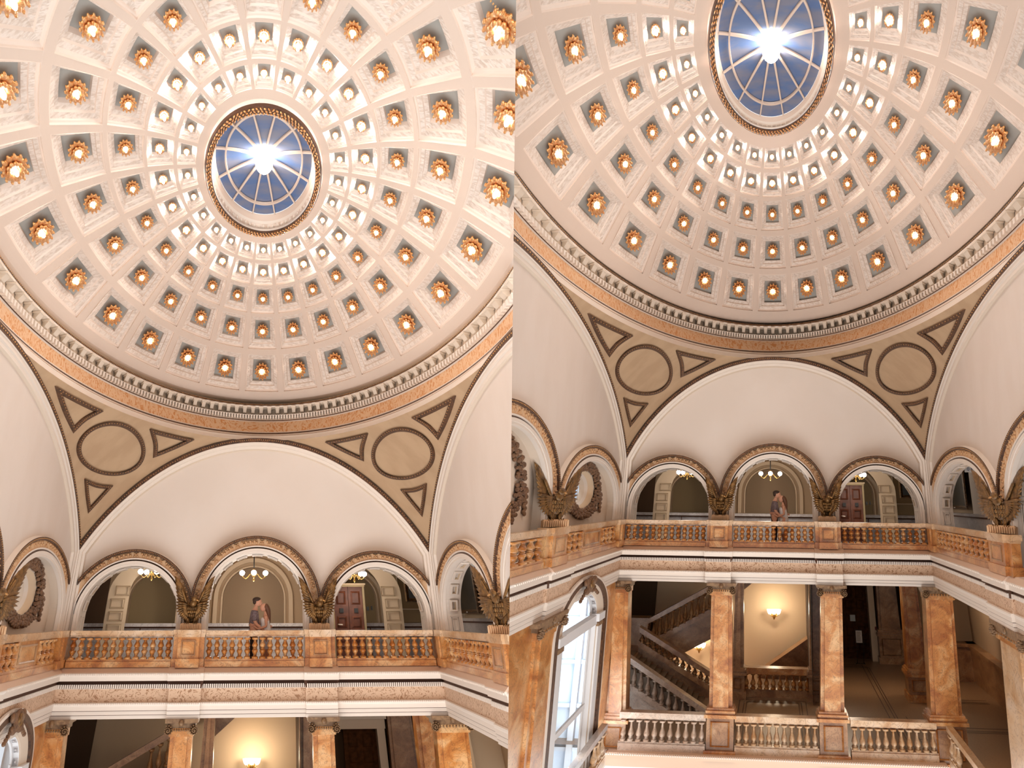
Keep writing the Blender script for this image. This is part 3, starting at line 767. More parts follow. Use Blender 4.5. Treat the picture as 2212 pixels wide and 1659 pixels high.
def wreath(h, s, w, d, R0, where):
    r = root(h, 'carved_wreath', FR['left'](s, d, w-R0), label=where, cat='wreath'); fr = 'left'
    b = B(h, fr); K = 40
    for j in range(K):
        a = 2*pi*j/K
        for q in range(5):
            rr = R0+.004+.011*q+rnd.uniform(-.003, .003); aa = a+rnd.uniform(-.06, .06); z = rnd.uniform(.010, .014)
            b.ell((s+rr*cos(aa), d-.008-.006*(q in (1, 2, 3)), w+rr*sin(aa)), (z, 0, 0), (0, .009, 0), (0, 0, z*rnd.uniform(.7, 1)), 'carved', 6, 4)
    build(b, 'garland', r)
    for q in (-1, 1):
        b = B(h, fr)
        for j in range(14):
            t = j/13; b.ell((s+q*(R0+.062+.006*sin(j*2)), d-.008, w-.02-.105*t), (.014*(1-.6*t), 0, 0), (0, .008, 0), (0, 0, .011), 'carved', 6, 4)
        build(b, 'fruit_drop', r)
        b = B(h, fr)
        for j in range(7):
            t = j/6; b.ell((s+q*(.012+.11*t), d-.016, w-R0-.03-.012*sin(t*5)+.012*t), (.016*q, 0, -.006), (0, .005, 0), (.002, 0, .014-.006*t), 'carved', 6, 4)
        build(b, 'ribbon', r)
    prune(r)

# ---------------------------------------------------------------- upper corridor behind the arches
def upper_corridor(h):
    b = B(h)
    b.quad((-1.05, .975, -.178), (1.05, .975, -.178), (1.6, 1.62, -.178), (-1.6, 1.62, -.178), 'marble_grey')
    for sx in (-1, 1): b.quad((sx*.975, -.8, -.178), (sx*1.6, -.8, -.178), (sx*1.6, 1.62, -.178), (sx*1.0, 1.0, -.178), 'marble_grey')
    build(b, 'floor', kind='structure', label='grey marble gallery floor behind the balustrade '+h.pic, cat='floor')
    vb = 1.45; b = B(h)
    # back wall with three arched recesses
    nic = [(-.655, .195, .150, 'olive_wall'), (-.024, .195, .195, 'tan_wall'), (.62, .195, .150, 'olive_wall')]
    for c, z, ri, m in nic:
        outl = [(c-ri, -.178)]+[(c-ri*cos(pi*j/24), z+ri*sin(pi*j/24)) for j in range(25)]+[(c+ri, -.178)]
        for r2, d2, mm in ((1.0, vb, 'cream'),):
            b.grid([[(c+(s-c)*k, d, w if w < -.1 else z+(w-z)*k) for s, w in outl] for k, d in ((1.30, vb), (1.29, vb-.008), (1.16, vb-.008), (1.15, vb), (1.06, vb), (1.05, vb-.004), (1.0, vb-.004), (1.0, vb+.05))], ['tan_mould', 'tan_mould', 'tan_mould', 'tan_wall', 'tan_mould', 'tan_mould', 'tan_wall'])
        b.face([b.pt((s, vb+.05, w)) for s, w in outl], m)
    # wall around
    xs = sorted(set([-1.7, 1.7]+[round(c+k*ri*1.28*cos(pi*j/16), 5) for c, z, ri, m in nic for k in (1,) for j in range(17)]))
    for a, c_ in zip(xs, xs[1:]):
        m_ = (a+c_)/2
        def bot(x, m_=m_):
            for c, z, ri, m in nic:
                if abs(m_-c) < ri*1.28: return z+sqrt(max((ri*1.28)**2-(x-c)**2, 0))
            return -.178
        b.quad((a, vb, bot(a)), (c_, vb, bot(c_)), (c_, vb, .72), (a, vb, .72), 'tan_wall')
    build(b, 'wall_back', kind='structure', label='back wall of the upper corridor with arched recesses '+h.pic, cat='wall')
    b = B(h)
    for q0, q1, dd, m in ((-.178, .012, 0, 'marble_grey'), (.012, .022, -.006, 'shade_line'), (.022, .042, -.012, 'marble_grey')):
        b.box(-1.5, 1.45, vb-.055+dd, vb+.04, q0, q1, m) if h.key == 'L' or 1 else None
    for j in range(9): b.box(-1.4+.35*j, -1.395+.35*j, vb-.057, vb-.054, -.178, .012, 'shade_line')
    build(b, 'baseboard_back', kind='structure', label='grey marble wainscot of the upper corridor '+h.pic, cat='wainscot')
    # vault, cross arches with sunk panels, side ends
    b = B(h)
    b.grid([[(s, v, .46+.10*cos(pi*(v-1.27)/.5)) for s in (-1.7, 1.7)] for v in [1.08+.37*t/8 for t in range(9)]], 'tan_wall')
    for c in (-.338, .338):
        K = 20; v0, v1 = 1.10, vb; vm, vr = (v0+v1)/2, (v1-v0)/2
        for x in (-.028, .028): b.grid([[(c+x, vm-(vr-.03)*cos(pi*j/K), .22+(.23)*sin(pi*j/K)) for j in range(K+1)], [(c+x, vm-vr*cos(pi*j/K), .60) for j in range(K+1)]], 'tan_mould')
        b.grid([[(c+x, vm-(vr-.03)*cos(pi*j/K), .22+.23*sin(pi*j/K)) for j in range(K+1)] for x in (-.028, .028)], 'tan_mould')
        b.box(c-.028, c+.028, vb-.03, vb, -.178, .22, 'tan_mould')
    build(b, 'ceiling', kind='structure', label='vaulted ceiling of the upper corridor '+h.pic, cat='ceiling')
    # panelled cross arch at each outer end of the corridor
    for sx, nm in ((-1, 'left'), (1, 'right')):
        b = B(h); c, K = sx*.84, 10; v = 1.34
        x0, x1 = c-.062, c+.062
        def col(x, w): return (x+sx*0, v, w)
        b.quad((x0, v, -.178), (x1, v, -.178), (x1, v, .22), (x0, v, .22), 'tan_mould')
        pts0 = [(x0-sx*0-(-sx)*.0+(-sx)*(.30*(1-cos(pi/2*j/K)))*(1), v, .22+.22*sin(pi/2*j/K)) for j in range(K+1)]
        pts1 = [(x1+(-sx)*(.30*(1-cos(pi/2*j/K))), v, .22+.22*sin(pi/2*j/K)) for j in range(K+1)]
        b.grid([pts0, pts1], 'tan_mould')
        for j in range(4):
            z0 = -.02+.075*j; xo = 0 if z0 < .2 else -sx*.02*(j-2)
            for e in (0, .006): b.grid([[(x0+.018+e+xo, v-.001-e*.5, z0+e), (x1-.018-e+xo, v-.001-e*.5, z0+e), (x1-.018-e+xo, v-.001-e*.5, z0+.06-e), (x0+.018+e+xo, v-.001-e*.5, z0+.06-e)],
                                          [(x0+.021+e+xo, v-.003-e*.5, z0+e+.003), (x1-.021-e+xo, v-.003-e*.5, z0+e+.003), (x1-.021-e+xo, v-.003-e*.5, z0+.057-e), (x0+.021+e+xo, v-.003-e*.5, z0+.057-e)]], 'tan_mould' if e else 'tan_wall', True)
        build(b, 'trim_8', kind='structure', label='panelled cross arch at the %s end of the far corridor %s' % (nm, h.pic), cat='trim')
    # side corridor on the right: wall, wainscot, pilaster; dark stair void on the left
    b = B(h)
    b.quad((1.30, -.6, -.178), (1.30, 1.6, -.178), (1.30, 1.6, .7), (1.30, -.6, .7), 'tan_wall')
    b.box(1.27, 1.30, .93, 1.02, .03, .6, 'cream'); b.box(1.27, 1.30, .62, .80, .03, .6, 'cream'); b.box(1.27, 1.30, 1.36, 1.45, .03, .6, 'cream')
    build(b, 'wall_right', kind='structure', label='outer wall of the right corridor '+h.pic, cat='wall')
    b = B(h)
    for q0, q1, dd, m in ((-.178, .045, 0, 'marble_grey'), (.045, .055, -.006, 'shade_line'), (.055, .072, -.01, 'marble_grey')): b.box(1.255+dd, 1.30, -.6, 1.4, q0, q1, m)
    build(b, 'baseboard_right', kind='structure', label='grey marble wainscot of the right corridor '+h.pic, cat='wainscot')
    b = B(h); b.quad((1.03, -.6, .62), (1.35, -.6, .62), (1.35, 1.5, .62), (1.03, 1.1, .62), 'cream')
    build(b, 'ceiling', kind='structure', label='ceiling of the right corridor '+h.pic, cat='ceiling')
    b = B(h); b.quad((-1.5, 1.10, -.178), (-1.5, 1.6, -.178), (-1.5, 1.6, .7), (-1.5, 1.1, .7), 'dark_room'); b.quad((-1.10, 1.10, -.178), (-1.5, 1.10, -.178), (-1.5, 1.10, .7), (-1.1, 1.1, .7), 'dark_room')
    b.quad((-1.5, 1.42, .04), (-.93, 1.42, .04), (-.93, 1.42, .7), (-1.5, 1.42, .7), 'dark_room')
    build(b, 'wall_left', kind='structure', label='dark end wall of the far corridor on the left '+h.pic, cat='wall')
    # panelled door in the right bay
    x0, x1, v, zt = .475, .655, 1.335, .262
    r = root(h, 'door_1', ((x0+x1)/2, v, -.178), kind='structure', label='brown panelled double door behind the right arch '+h.pic, cat='door')
    b = B(h); b.box(x0-.012, x0, v-.01, v+.03, -.178, zt+.016, 'olive_wall'); b.box(x1, x1+.012, v-.01, v+.03, -.178, zt+.016, 'olive_wall'); b.box(x0-.014, x1+.014, v-.014, v+.03, zt, zt+.012, 'olive_wall')
    b.box(x0-.02, x1+.02, v-.018, v+.03, zt+.012, zt+.020, 'tan_wall'); build(b, 'frame', r)
    for q in (0, 1):
        a, c = (x0, (x0+x1)/2) if q == 0 else ((x0+x1)/2, x1)
        b = B(h); b.box(a+.001, c-.001, v, v+.02, -.178, zt, 'door_wood')
        for z0, z1 in ((-.16, -.09), (-.075, .0), (.015, .085), (.155, .235)):
            b.grid([[(a+.016+e, v-.001-e*.25, z0+e), (c-.016-e, v-.001-e*.25, z0+e), (c-.016-e, v-.001-e*.25, z1-e), (a+.016+e, v-.001-e*.25, z1-e)] for e in (0, .005, .010)], 'door_wood', True)
        lf = build(b, 'leaf', r)
        if lf:
            b = B(h); b.box((a+c)/2-.012, (a+c)/2+.012, v-.004, v-.001, .105, .132, 'black'); build(b, 'window', lf, label='small dark window')
            if q == 0: b = B(h); b.mtube([h.P(a+.02, v-.004, .035), h.P(a+.045, v-.012, .033)], .018, 'mould'); build(b, 'handle', lf)
    prune(r)
    b = B(h)
    b.box(.677, .690, 1.33, 1.34, .118, .142, 'black'); build(b, 'wall_switch', label='small dark square wall switch right of the brown door '+h.pic, cat='switch')
    b = B(h); b.box(.704, .712, 1.33, 1.34, .12, .146, 'black'); build(b, 'call_plate', label='narrow dark wall plate further right of the brown door '+h.pic, cat='switch')
    lt = bpy.data.lights.new('corridor_fill_light', 'POINT'); lt.energy = 70; lt.color = (1, .9, .78); lt.shadow_soft_size = .5  # added fill to brighten the right corridor; no lamp is modelled here
    lo = bpy.data.objects.new('corridor_fill_light', lt); C.objects.link(lo); lo.matrix_world = h.M @ Matrix.Translation(h.P(1.15, .6, .5))
    # paintings
    def painting(fr, s0, s1, w0, w1, d, where):
        r = root(h, 'painting', FR[fr]((s0+s1)/2, d, w0), label=where, cat='painting'); t = .022; b = B(h, fr)
        L = lambda q, dd: [(s0+q, dd, w0+q), (s1-q, dd, w0+q), (s1-q, dd, w1-q), (s0+q, dd, w1-q)]
        b.grid([L(0, d), L(0, d-.010), L(.006, d-.014), L(.012, d-.009), L(t, d-.006)], 'frame_gold', True); build(b, 'frame', r)
        b = B(h, fr); b.face([b.pt(p) for p in L(t, d-.0062)], 'paint_dark'); build(b, 'canvas', r)
        b = B(h, fr); b.box((s0+s1)/2-.008, (s0+s1)/2+.008, d-.0165, d-.014, w0+.005, w0+.011, 'paper'); build(b, 'plaque', r); prune(r)
    painting('far', .915, 1.12, .170, .42, 1.30, 'dark gold-framed painting seen through the right far arch '+h.pic)
    painting('rawright', 1.06, 1.34, .10, .56, 1.262, 'tall dark framed painting in the right corridor '+h.pic)
    b = B(h); b.quad((.80, 1.385, .045), (1.35, 1.385, .045), (1.35, 1.385, .7), (.80, 1.385, .7), 'olive_wall')
    for q in (0,): b.box(.90, 1.30, 1.378, 1.386, .125, .130, 'cream'); b.box(.895, .90, 1.378, 1.386, .125, .6, 'cream')
    build(b, 'wall_back', kind='structure', label='olive plaster panel behind the painting '+h.pic, cat='wall')
    r = root(h, 'hanging_sign', (1.20, .87, .33), label='small white sign with blue letters hanging in the right corridor '+h.pic, cat='sign')
    b = B(h); b.box(1.165, 1.24, .868, .872, .325, .362, 'sign_white'); build(b, 'board', r)
    b = B(h)
    for j, q in enumerate('OF'):
        x = 1.186+.024*j
        if q == 'O':
            for i in range(12):
                a0, a1 = 2*pi*i/12, 2*pi*(i+1)/12; b.quad((x+.007*cos(a0), .866, .344+.010*sin(a0)), (x+.007*cos(a1), .866, .344+.010*sin(a1)), (x+.0045*cos(a1), .866, .344+.007*sin(a1)), (x+.0045*cos(a0), .866, .344+.007*sin(a0)), 'sign_blue')
        else:
            b.box(x-.006, x-.003, .865, .867, .334, .354, 'sign_blue'); b.box(x-.003, x+.006, .865, .867, .351, .354, 'sign_blue'); b.box(x-.003, x+.004, .865, .867, .343, .346, 'sign_blue')
    build(b, 'lettering', r); prune(r)

def chandelier(h, u, v, w, where, drop=.14):
    p = h.P(u, v, w); r = root(h, 'chandelier', p, label=where, cat='chandelier', group=None)
    k_ = .68; X = lambda x, y, z: p+Vector((x, y, z))*k_
    b = B(h); b.mtube([X(0, 0, .1), X(0, 0, drop*S/k_+.2)], .016, 'black'); build(b, 'rod', r)
    b = B(h); b.mtube([X(0, 0, .34), X(0, 0, .3), X(0, 0, .25), X(0, 0, .2), X(0, 0, .1), X(0, 0, 0), X(0, 0, -.08), X(0, 0, -.16), X(0, 0, -.24)], [.014, .034, .05, .02, .024, .034, .02, .04, .007], 'brass', 8); build(b, 'stem', r)
    for k in range(4):
        a = pi/2*k+(0 if 'middle' in where else .5); e = Vector((cos(a), sin(a), 0))
        b = B(h); b.mtube([p+(e*x+Vector((0, 0, z)))*k_ for x, z in ((0, -.05), (.08, .08), (.17, .1), (.24, -.02), (.34, -.1), (.44, -.07), (.5, .02))], .014, 'brass', 6)
        ar = build(b, 'arm', r)
        b = B(h); b.mell_at(p+(e*.5+Vector((0, 0, .14)))*k_, Vector((.078, 0, 0)), Vector((0, .078, 0)), Vector((0, 0, .078)), 'globe', 12, 8)
        if ar: build(b, 'globe', ar, label='white glass globe')
    lt = bpy.data.lights.new('chandelier_light', 'POINT'); lt.energy = 75 if 'middle' in where else 36; lt.color = (1, .9, .78); lt.shadow_soft_size = .4
    lo = bpy.data.objects.new('chandelier_light', lt); C.objects.link(lo); lo.matrix_world = h.M @ Matrix.Translation(p+Vector((0, 0, -.5)))
    prune(r)

# ---------------------------------------------------------------- people (figure frame: x across, y away from the camera, z up, metres)
def figure(h, p, kind, where):
    r = root(h, 'person', p, label=where, cat='person'); base = Vector(r['_b']); k = .99 if kind == 'm' else .95
    sx = 1 if kind == 'm' else -1                                 # the man faces right, the woman left
    Q = lambda x, y, z: base+Vector((sx*x*k, y*k, z*k))
    def skin(name, chains, m, sub=2, lab=None, par=r):
        vs, es, rs = [], [], []
        for ch in chains:
            pi_ = None
            for (x, y, z, ra) in ch:
                key = (round(x, 4), round(y, 4), round(z, 4))
                ids = [i for i, q in enumerate(vs) if q == key]
                i = ids[0] if ids else len(vs)
                if not ids: vs.append(key); rs.append(ra)
                if pi_ is not None and (pi_, i) not in es: es.append((pi_, i))
                pi_ = i
        me = bpy.data.meshes.new(name); me.from_pydata([Vector(Q(*v))-base for v in vs], es, []); me.materials.append(MT[m])
        o = bpy.data.objects.new(name, me); C.objects.link(o)
        md = o.modifiers.new('skin', 'SKIN'); md.use_smooth_shade = True
        for i, ra in enumerate(rs):
            ra = ra if isinstance(ra, tuple) else (ra, ra); me.skin_vertices[0].data[i].radius = (ra[0]*k, ra[1]*k)
        me.skin_vertices[0].data[0].use_root = True
        ss = o.modifiers.new('sub', 'SUBSURF'); ss.levels = sub; ss.render_levels = sub
        dg = bpy.context.evaluated_depsgraph_get(); me2 = bpy.data.meshes.new_from_object(o.evaluated_get(dg)); bpy.data.objects.remove(o)
        for f in me2.polygons: f.use_smooth = True
        o = bpy.data.objects.new(name, me2); C.objects.link(o); o.parent = par; o['_b'] = tuple(base)
        if lab: o['label'] = lab
        return o
    L, R_ = .09, -.09
    if kind == 'm':
        neck = [(0, 0, 1.0, .13), (.0, 0, 1.15, .14), (0, 0, 1.32, .16), (.01, 0, 1.46, .11), (.03, 0, 1.54, .056), (.055, 0, 1.62, .055)]
        body = [neck, [(0, 0, 1.0, .13), (0, L, .93, .10), (.02, L, .52, .065), (0, L, .10, .042), (.10, L, .04, .035), (.17, L, .03, .028)],
                [(0, 0, 1.0, .13), (0, R_, .93, .10), (-.02, R_, .52, .065), (-.04, R_, .10, .042), (.06, R_, .04, .035), (.13, R_, .03, .028)],
                [(0, 0, 1.32, .16), (.0, -.17, 1.40, .065), (.03, -.20, 1.14, .05), (.20, -.17, .99, .038), (.30, -.12, .93, .026)],
                [(0, 0, 1.32, .16), (.0, .17, 1.40, .065), (.10, .19, 1.16, .05), (.28, .12, 1.06, .036), (.36, .06, 1.05, .025)]]
        skin('body', body, 'skin')
        # head tilted down to the kiss
        b = B(h)
        hd = Q(.10, 0, 1.70)-Vector(h.P(0, 0, 0))*0
        b.mell_at(Vector(Q(.085, 0, 1.705)), Vector((sx*.095, 0, -.02)), Vector((0, .075, 0)), Vector((sx*.03, 0, .118)), 'skin', 14, 10)
        b.mell_at(Vector(Q(.155, 0, 1.665)), Vector((sx*.035, 0, 0)), Vector((0, .045, 0)), Vector((0, 0, .055)), 'skin', 10, 8)
        b.mell_at(Vector(Q(.186, 0, 1.690)), Vector((sx*.022, 0, -.006)), Vector((0, .014, 0)), Vector((-sx*.008, 0, .022)), 'skin', 8, 6)
        for yy in (-1, 1):
            b.mell_at(Vector(Q(.06, .078*yy, 1.70)), Vector((.018, 0, 0)), Vector((0, .012, 0)), Vector((0, 0, .032)), 'skin', 8, 6)
            b.mell_at(Vector(Q(.158, .036*yy, 1.722)), Vector((.008, 0, 0)), Vector((0, .014, 0)), Vector((0, 0, .007)), 'hair_dark', 6, 4)
        b.mell_at(Vector(Q(.178, 0, 1.640)), Vector((.012, 0, 0)), Vector((0, .022, 0)), Vector((0, 0, .008)), 'lips', 6, 4)
        build(b, 'head', r)
        b = B(h); b.mell_at(Vector(Q(.055, 0, 1.765)), Vector((sx*.115, 0, -.01)), Vector((0, .086, 0)), Vector((sx*.02, 0, .075)), 'hair_dark', 12, 8)
        b.mell_at(Vector(Q(.015, 0, 1.715)), Vector((sx*.065, 0, 0)), Vector((0, .080, 0)), Vector((0, 0, .085)), 'hair_dark', 12, 8); build(b, 'hair', r, label='short dark hair')
        skin('shirt', [[(0, 0, .90, (.155, .14)), (0, 0, 1.12, (.155, .15)), (0, 0, 1.32, (.185, .165)), (.01, 0, 1.46, (.12, .10)), (.02, 0, 1.51, .07)],
                       [(0, 0, 1.32, (.185, .165)), (.0, -.18, 1.41, .088), (.015, -.205, 1.25, .078), (.02, -.21, 1.19, .074)],
                       [(0, 0, 1.32, (.185, .165)), (.0, .18, 1.41, .088), (.05, .20, 1.26, .078), (.07, .20, 1.20, .072)]], 'shirt', lab='grey short-sleeved shirt')
        skin('trousers', [[(0, 0, 1.02, .150), (0, 0, .95, .15), (0, L, .90, .115), (.02, L, .52, .085), (0, L, .12, .068)], [(0, 0, .95, .15), (0, R_, .90, .115), (-.02, R_, .52, .085), (-.04, R_, .12, .068)]], 'trousers', lab='dark trousers')
        for y, x in ((L, .06), (R_, .02)):
            b = B(h); b.mell_at(Vector(Q(x+.02, y, .045)), Vector((.145, 0, 0)), Vector((0, .052, 0)), Vector((0, 0, .048)), 'shoe', 10, 6); build(b, 'shoe', r)
        hands = [((.30, -.12, .93), (1, .3, -.25)), ((.36, .06, 1.05), (1, -.3, 0))]
    else:
        neck = [(0, 0, .98, .12), (-.01, 0, 1.12, .095), (.0, 0, 1.28, .115), (.0, 0, 1.40, .075), (.01, 0, 1.46, .042), (.03, 0, 1.53, .042)]
        body = [neck, [(0, 0, .98, .12), (0, L, .90, .10), (.02, L, .50, .06), (0, L, .09, .036), (.09, L, .04, .03), (.15, L, .03, .024)],
                [(0, 0, .98, .12), (0, R_, .90, .10), (-.03, R_, .50, .06), (-.10, R_, .09, .036), (-.02, R_, .04, .03), (.04, R_, .03, .024)],
                [(0, 0, 1.28, .115), (.0, -.145, 1.36, .05), (-.02, -.18, 1.10, .042), (.20, -.20, 1.02, .032), (.34, -.17, 1.10, .024)],
                [(0, 0, 1.28, .115), (.0, .145, 1.36, .05), (.05, .17, 1.14, .04), (.24, .15, 1.16, .032), (.34, .12, 1.22, .024)]]
        skin('body', body, 'skin')
        b = B(h)
        b.mell_at(Vector(Q(.07, 0, 1.625)), Vector((sx*.088, 0, .02)), Vector((0, .072, 0)), Vector((-sx*.03, 0, .108)), 'skin', 14, 10)
        b.mell_at(Vector(Q(.125, 0, 1.59)), Vector((sx*.034, 0, 0)), Vector((0, .040, 0)), Vector((0, 0, .05)), 'skin', 10, 8)
        b.mell_at(Vector(Q(.160, 0, 1.632)), Vector((sx*.020, 0, .004)), Vector((0, .012, 0)), Vector((-sx*.008, 0, .018)), 'skin', 8, 6)
        b.mell_at(Vector(Q(.152, 0, 1.592)), Vector((.012, 0, 0)), Vector((0, .02, 0)), Vector((0, 0, .008)), 'lips', 6, 4)
        for yy in (-1, 1):
            b.mell_at(Vector(Q(.135, .034*yy, 1.655)), Vector((.008, 0, 0)), Vector((0, .013, 0)), Vector((0, 0, .006)), 'hair_dark', 6, 4)
            b.mell_at(Vector(Q(.05, .074*yy, 1.62)), Vector((.014, 0, 0)), Vector((0, .01, 0)), Vector((0, 0, .026)), 'skin', 6, 4)
        build(b, 'head', r)
        skin('hair', [[(.05, 0, 1.69, (.092, .088)), (-.01, 0, 1.66, (.10, .088)), (-.06, 0, 1.55, (.085, .08)), (-.085, 0, 1.40, (.075, .06)), (-.10, -.01, 1.27, (.055, .04)), (-.11, -.01, 1.16, (.025, .02))]], 'hair_brown', lab='long wavy brown hair')
        skin('dress', [[(.03, 0, 1.36, .10), (.03, 0, 1.28, (.155, .165)), (0, 0, 1.12, (.135, .14)), (0, 0, .98, (.175, .17)), (0, 0, .75, (.20, .18)), (-.02, 0, .50, (.20, .17)), (-.03, 0, .42, (.205, .17))]], 'dress', lab='white sleeveless dress')
        for y, x in ((L, .05), (R_, -.05)):
            b = B(h); b.mell_at(Vector(Q(x, y, .035)), Vector((.125, 0, 0)), Vector((0, .042, 0)), Vector((0, 0, .035)), 'shoe', 10, 6); build(b, 'shoe', r)
        hands = [((.34, -.17, 1.10), (.8, .3, .3)), ((.34, .12, 1.22), (1, -.2, .1))]
    for (c, dr) in hands:                                         # five-fingered hands laid on the partner
        d_ = Vector(dr).normalized(); sd = d_.cross(Vector((0, 1, 0))).normalized(); c = Vector(c); ch = []
        palm = c+d_*.045
        ch.append([tuple(c)+(.024,), tuple(palm)+((.036, .016),), tuple(palm+d_*.03)+((.034, .015),)])
        for j, ln in enumerate((.062, .072, .068, .052)):
            o = palm+d_*.03+sd*(-.027+.018*j); ch.append([tuple(palm+d_*.03)+((.034, .015),), tuple(o+d_*.012)+(.0095,), tuple(o+d_*ln*.6+Vector((0, .008, 0)))+(.0088,), tuple(o+d_*ln+Vector((0, .022, 0)))+(.0075,)])
        ch.append([tuple(palm)+((.036, .016),), tuple(palm+sd*.040+d_*.012)+(.011,), tuple(palm+sd*.056+d_*.040)+(.009,)])
        skin('hand', ch, 'skin', 1)
    return r
mat('lips', (190, 110, 96), .5)

def sconce(h, u, v, w, where):
    p = h.P(u, v, w); r = root(h, 'wall_sconce', p, label=where, cat='wall lamp')
    b = B(h); b.mtube([p+Vector((0, -.02, -.32)), p+Vector((0, -.05, -.2)), p+Vector((0, -.07, -.1)), p+Vector((0, -.06, 0))], [.02, .07, .13, .05], 'brass', 10); build(b, 'bracket', r)
    for k in range(3):
        e = (k-1)*.19
        b = B(h); b.mtube([p+Vector((0, -.07, -.15)), p+Vector((e*.6, -.13, -.17)), p+Vector((e, -.15, -.06))], .02, 'brass', 6); ar = build(b, 'arm', r)
        b = B(h); q = p+Vector((e, -.15, .03)); b.mtube([q+Vector((0, 0, -.1)), q+Vector((0, 0, -.04)), q+Vector((0, 0, .04)), q+Vector((0, 0, .12))], [.04, .09, .115, .13], 'sconce_glass', 10)
        if ar: build(b, 'shade', ar, label='glowing glass shade')
    lt = bpy.data.lights.new('sconce_light', 'POINT'); lt.energy = 75; lt.color = (1, .80, .56); lt.shadow_soft_size = .15
    lo = bpy.data.objects.new('sconce_light', lt); C.objects.link(lo); lo.matrix_world = h.M @ Matrix.Translation(p+Vector((0, -.75, .3)))
    prune(r)
mat('sconce_glass', (255, 244, 224), .4, emit=9, ecol=(255, 236, 204))

# ---------------------------------------------------------------- the storey below the gallery
def column(h, fr, s, hw, d0, d1, wt, wb, wf, where, group=None, cap=True, taper=.012, m='marble_orange', shift=0.0, ped=True):
    """square marble column with ionic capital, base mouldings and panelled pedestal; wt under the beam, wf floor"""
    r = root(h, 'column', FR[fr](s, d0, wf), label=where, cat='column', group=group)
    ct = wt-.092
    b = B(h, fr)
    rows = []
    for w, t in ((wb, 1), (ct, 0)):
        x = hw-.006+taper*t; c = s+shift*t; i = .022
        rows.append([(c-x, d0+.010, w), (c-x+i, d0+.010, w), (c-x+i, d0, w), (c+x-i, d0, w), (c+x-i, d0+.010, w), (c+x, d0+.010, w), (c+x, d1, w), (c-x, d1, w)])
    b.grid(rows, m, True); build(b, 'shaft', r)
    c = s+shift
    b = B(h, fr)
    for e, z0, z1 in ((.004, wb-.018, wb), (.012, wb-.034, wb-.018), (.008, wb-.046, wb-.034), (.018, wb-.070, wb-.046)):
        x = hw+taper+e; b.box(c-x, c+x, d0-e*.6, d1+e, z0, z1, m)
    if ped:
        x = hw+taper+.004; b.box(c-x, c+x, d0-.004, d1, wf+.07, wb-.07, 'marble_dark'); b.box(c-x-.012, c+x+.012, d0-.012, d1, wf, wf+.07, m)
        z0, z1 = wf+.095, wb-.095; x -= .022; L = lambda q, dd: [(c-x+q, dd, z0+q), (c+x-q, dd, z0+q), (c+x-q, dd, z1-q), (c-x+q, dd, z1-q)]
        b.grid([L(0, d0-.005), L(.004, d0-.009), L(.010, d0-.005)], m, True)
    build(b, 'base', r)
    if cap:
        b = B(h, fr); x = hw
        b.box(s-x-.020, s+x+.020, d0-.016, d1+.01, wt-.022, wt, 'carved_cap'); b.box(s-x-.008, s+x+.008, d0-.010, d1, wt-.048, wt-.022, 'carved_cap')
        b.box(s-x, s+x, d0-.003, d1, ct-.0, wt-.048, 'marble_orange')
        for q in (-1, 1):                                         # volutes: spiral coils
            for dd in (0,):
                cx, cz = s+q*(x+.004), wt-.058
                pts = [(cx+q*(.022*(1-t/26))*cos(t*.55+1.2), cz+(.026*(1-t/26))*sin(t*.55+1.2)) for t in range(25)]
                for (px, pz) in pts: b.ell((px, d0-.014, pz), (.0048, 0, 0), (0, .008, 0), (0, 0, .0052), 'carved_cap', 6, 3)
                b.ell((cx, d0-.010, cz), (.018, 0, 0), (0, .006, 0), (0, 0, .021), 'carved_cap', 10, 4)
        K = 9
        for j in range(K): b.ell((s-x*.75+1.5*x*j/(K-1), d0-.012, wt-.056), (.005, 0, 0), (0, .005, 0), (0, 0, .008), 'carved_cap', 5, 3)
        b.ell((s, d0-.018, wt-.020), (.014, 0, 0), (0, .006, 0), (0, 0, .018), 'carved_cap', 8, 4)
        build(b, 'capital', r, label='carved scroll capital')
    return prune(r)
mat('carved_cap', (150, 118, 84), .55, col2=(118, 88, 60), scale=10)

def stair_rail(h, v, p0, p1, hgt, n, m, where, g=None):
    """raking balustrade from p0 to p1 = (u, w of the handrail top)"""
    r = root(h, 'stair_balustrade', (p1[0], v, p1[1]-hgt), label=where, cat='balustrade', group=g)
    lin_ = lambda u: p0[1]+(p1[1]-p0[1])*(u-p0[0])/(p1[0]-p0[0])
    def slab(z0, z1, va, vb_, mm, name):
        b = B(h); i = [b.pt((u, vv, lin_(u)+z)) for z in (z0, z1) for vv in (va, vb_) for u in (p0[0], p1[0])]
        for q in ((0, 1, 3, 2), (4, 5, 7, 6), (0, 1, 5, 4), (2, 3, 7, 6), (0, 2, 6, 4), (1, 3, 7, 5)): b.face([i[k] for k in q], mm)
        build(b, name, r)
    slab(-.05, 0, v-.012, v+.028, m, 'handrail'); slab(-hgt, -hgt+.055, v-.010, v+.03, m, 'string'); slab(-hgt-.25, -hgt, v, v+.02, m, 'apron')
    for k in range(n):
        u = p0[0]+(p1[0]-p0[0])*(k+.5)/n; z1 = lin_(u)-.048; z0 = lin_(u)-hgt+.05
        if not h.seen(h.P(u, v, z0), 30): continue
        b = B(h); b.lathe((u, v+.008, z0), [(q*1.15, (z1-z0)*t) for t, q in LO_PROF], m, 8, (0, 1)); build(b, 'baluster', r)
    return prune(r)

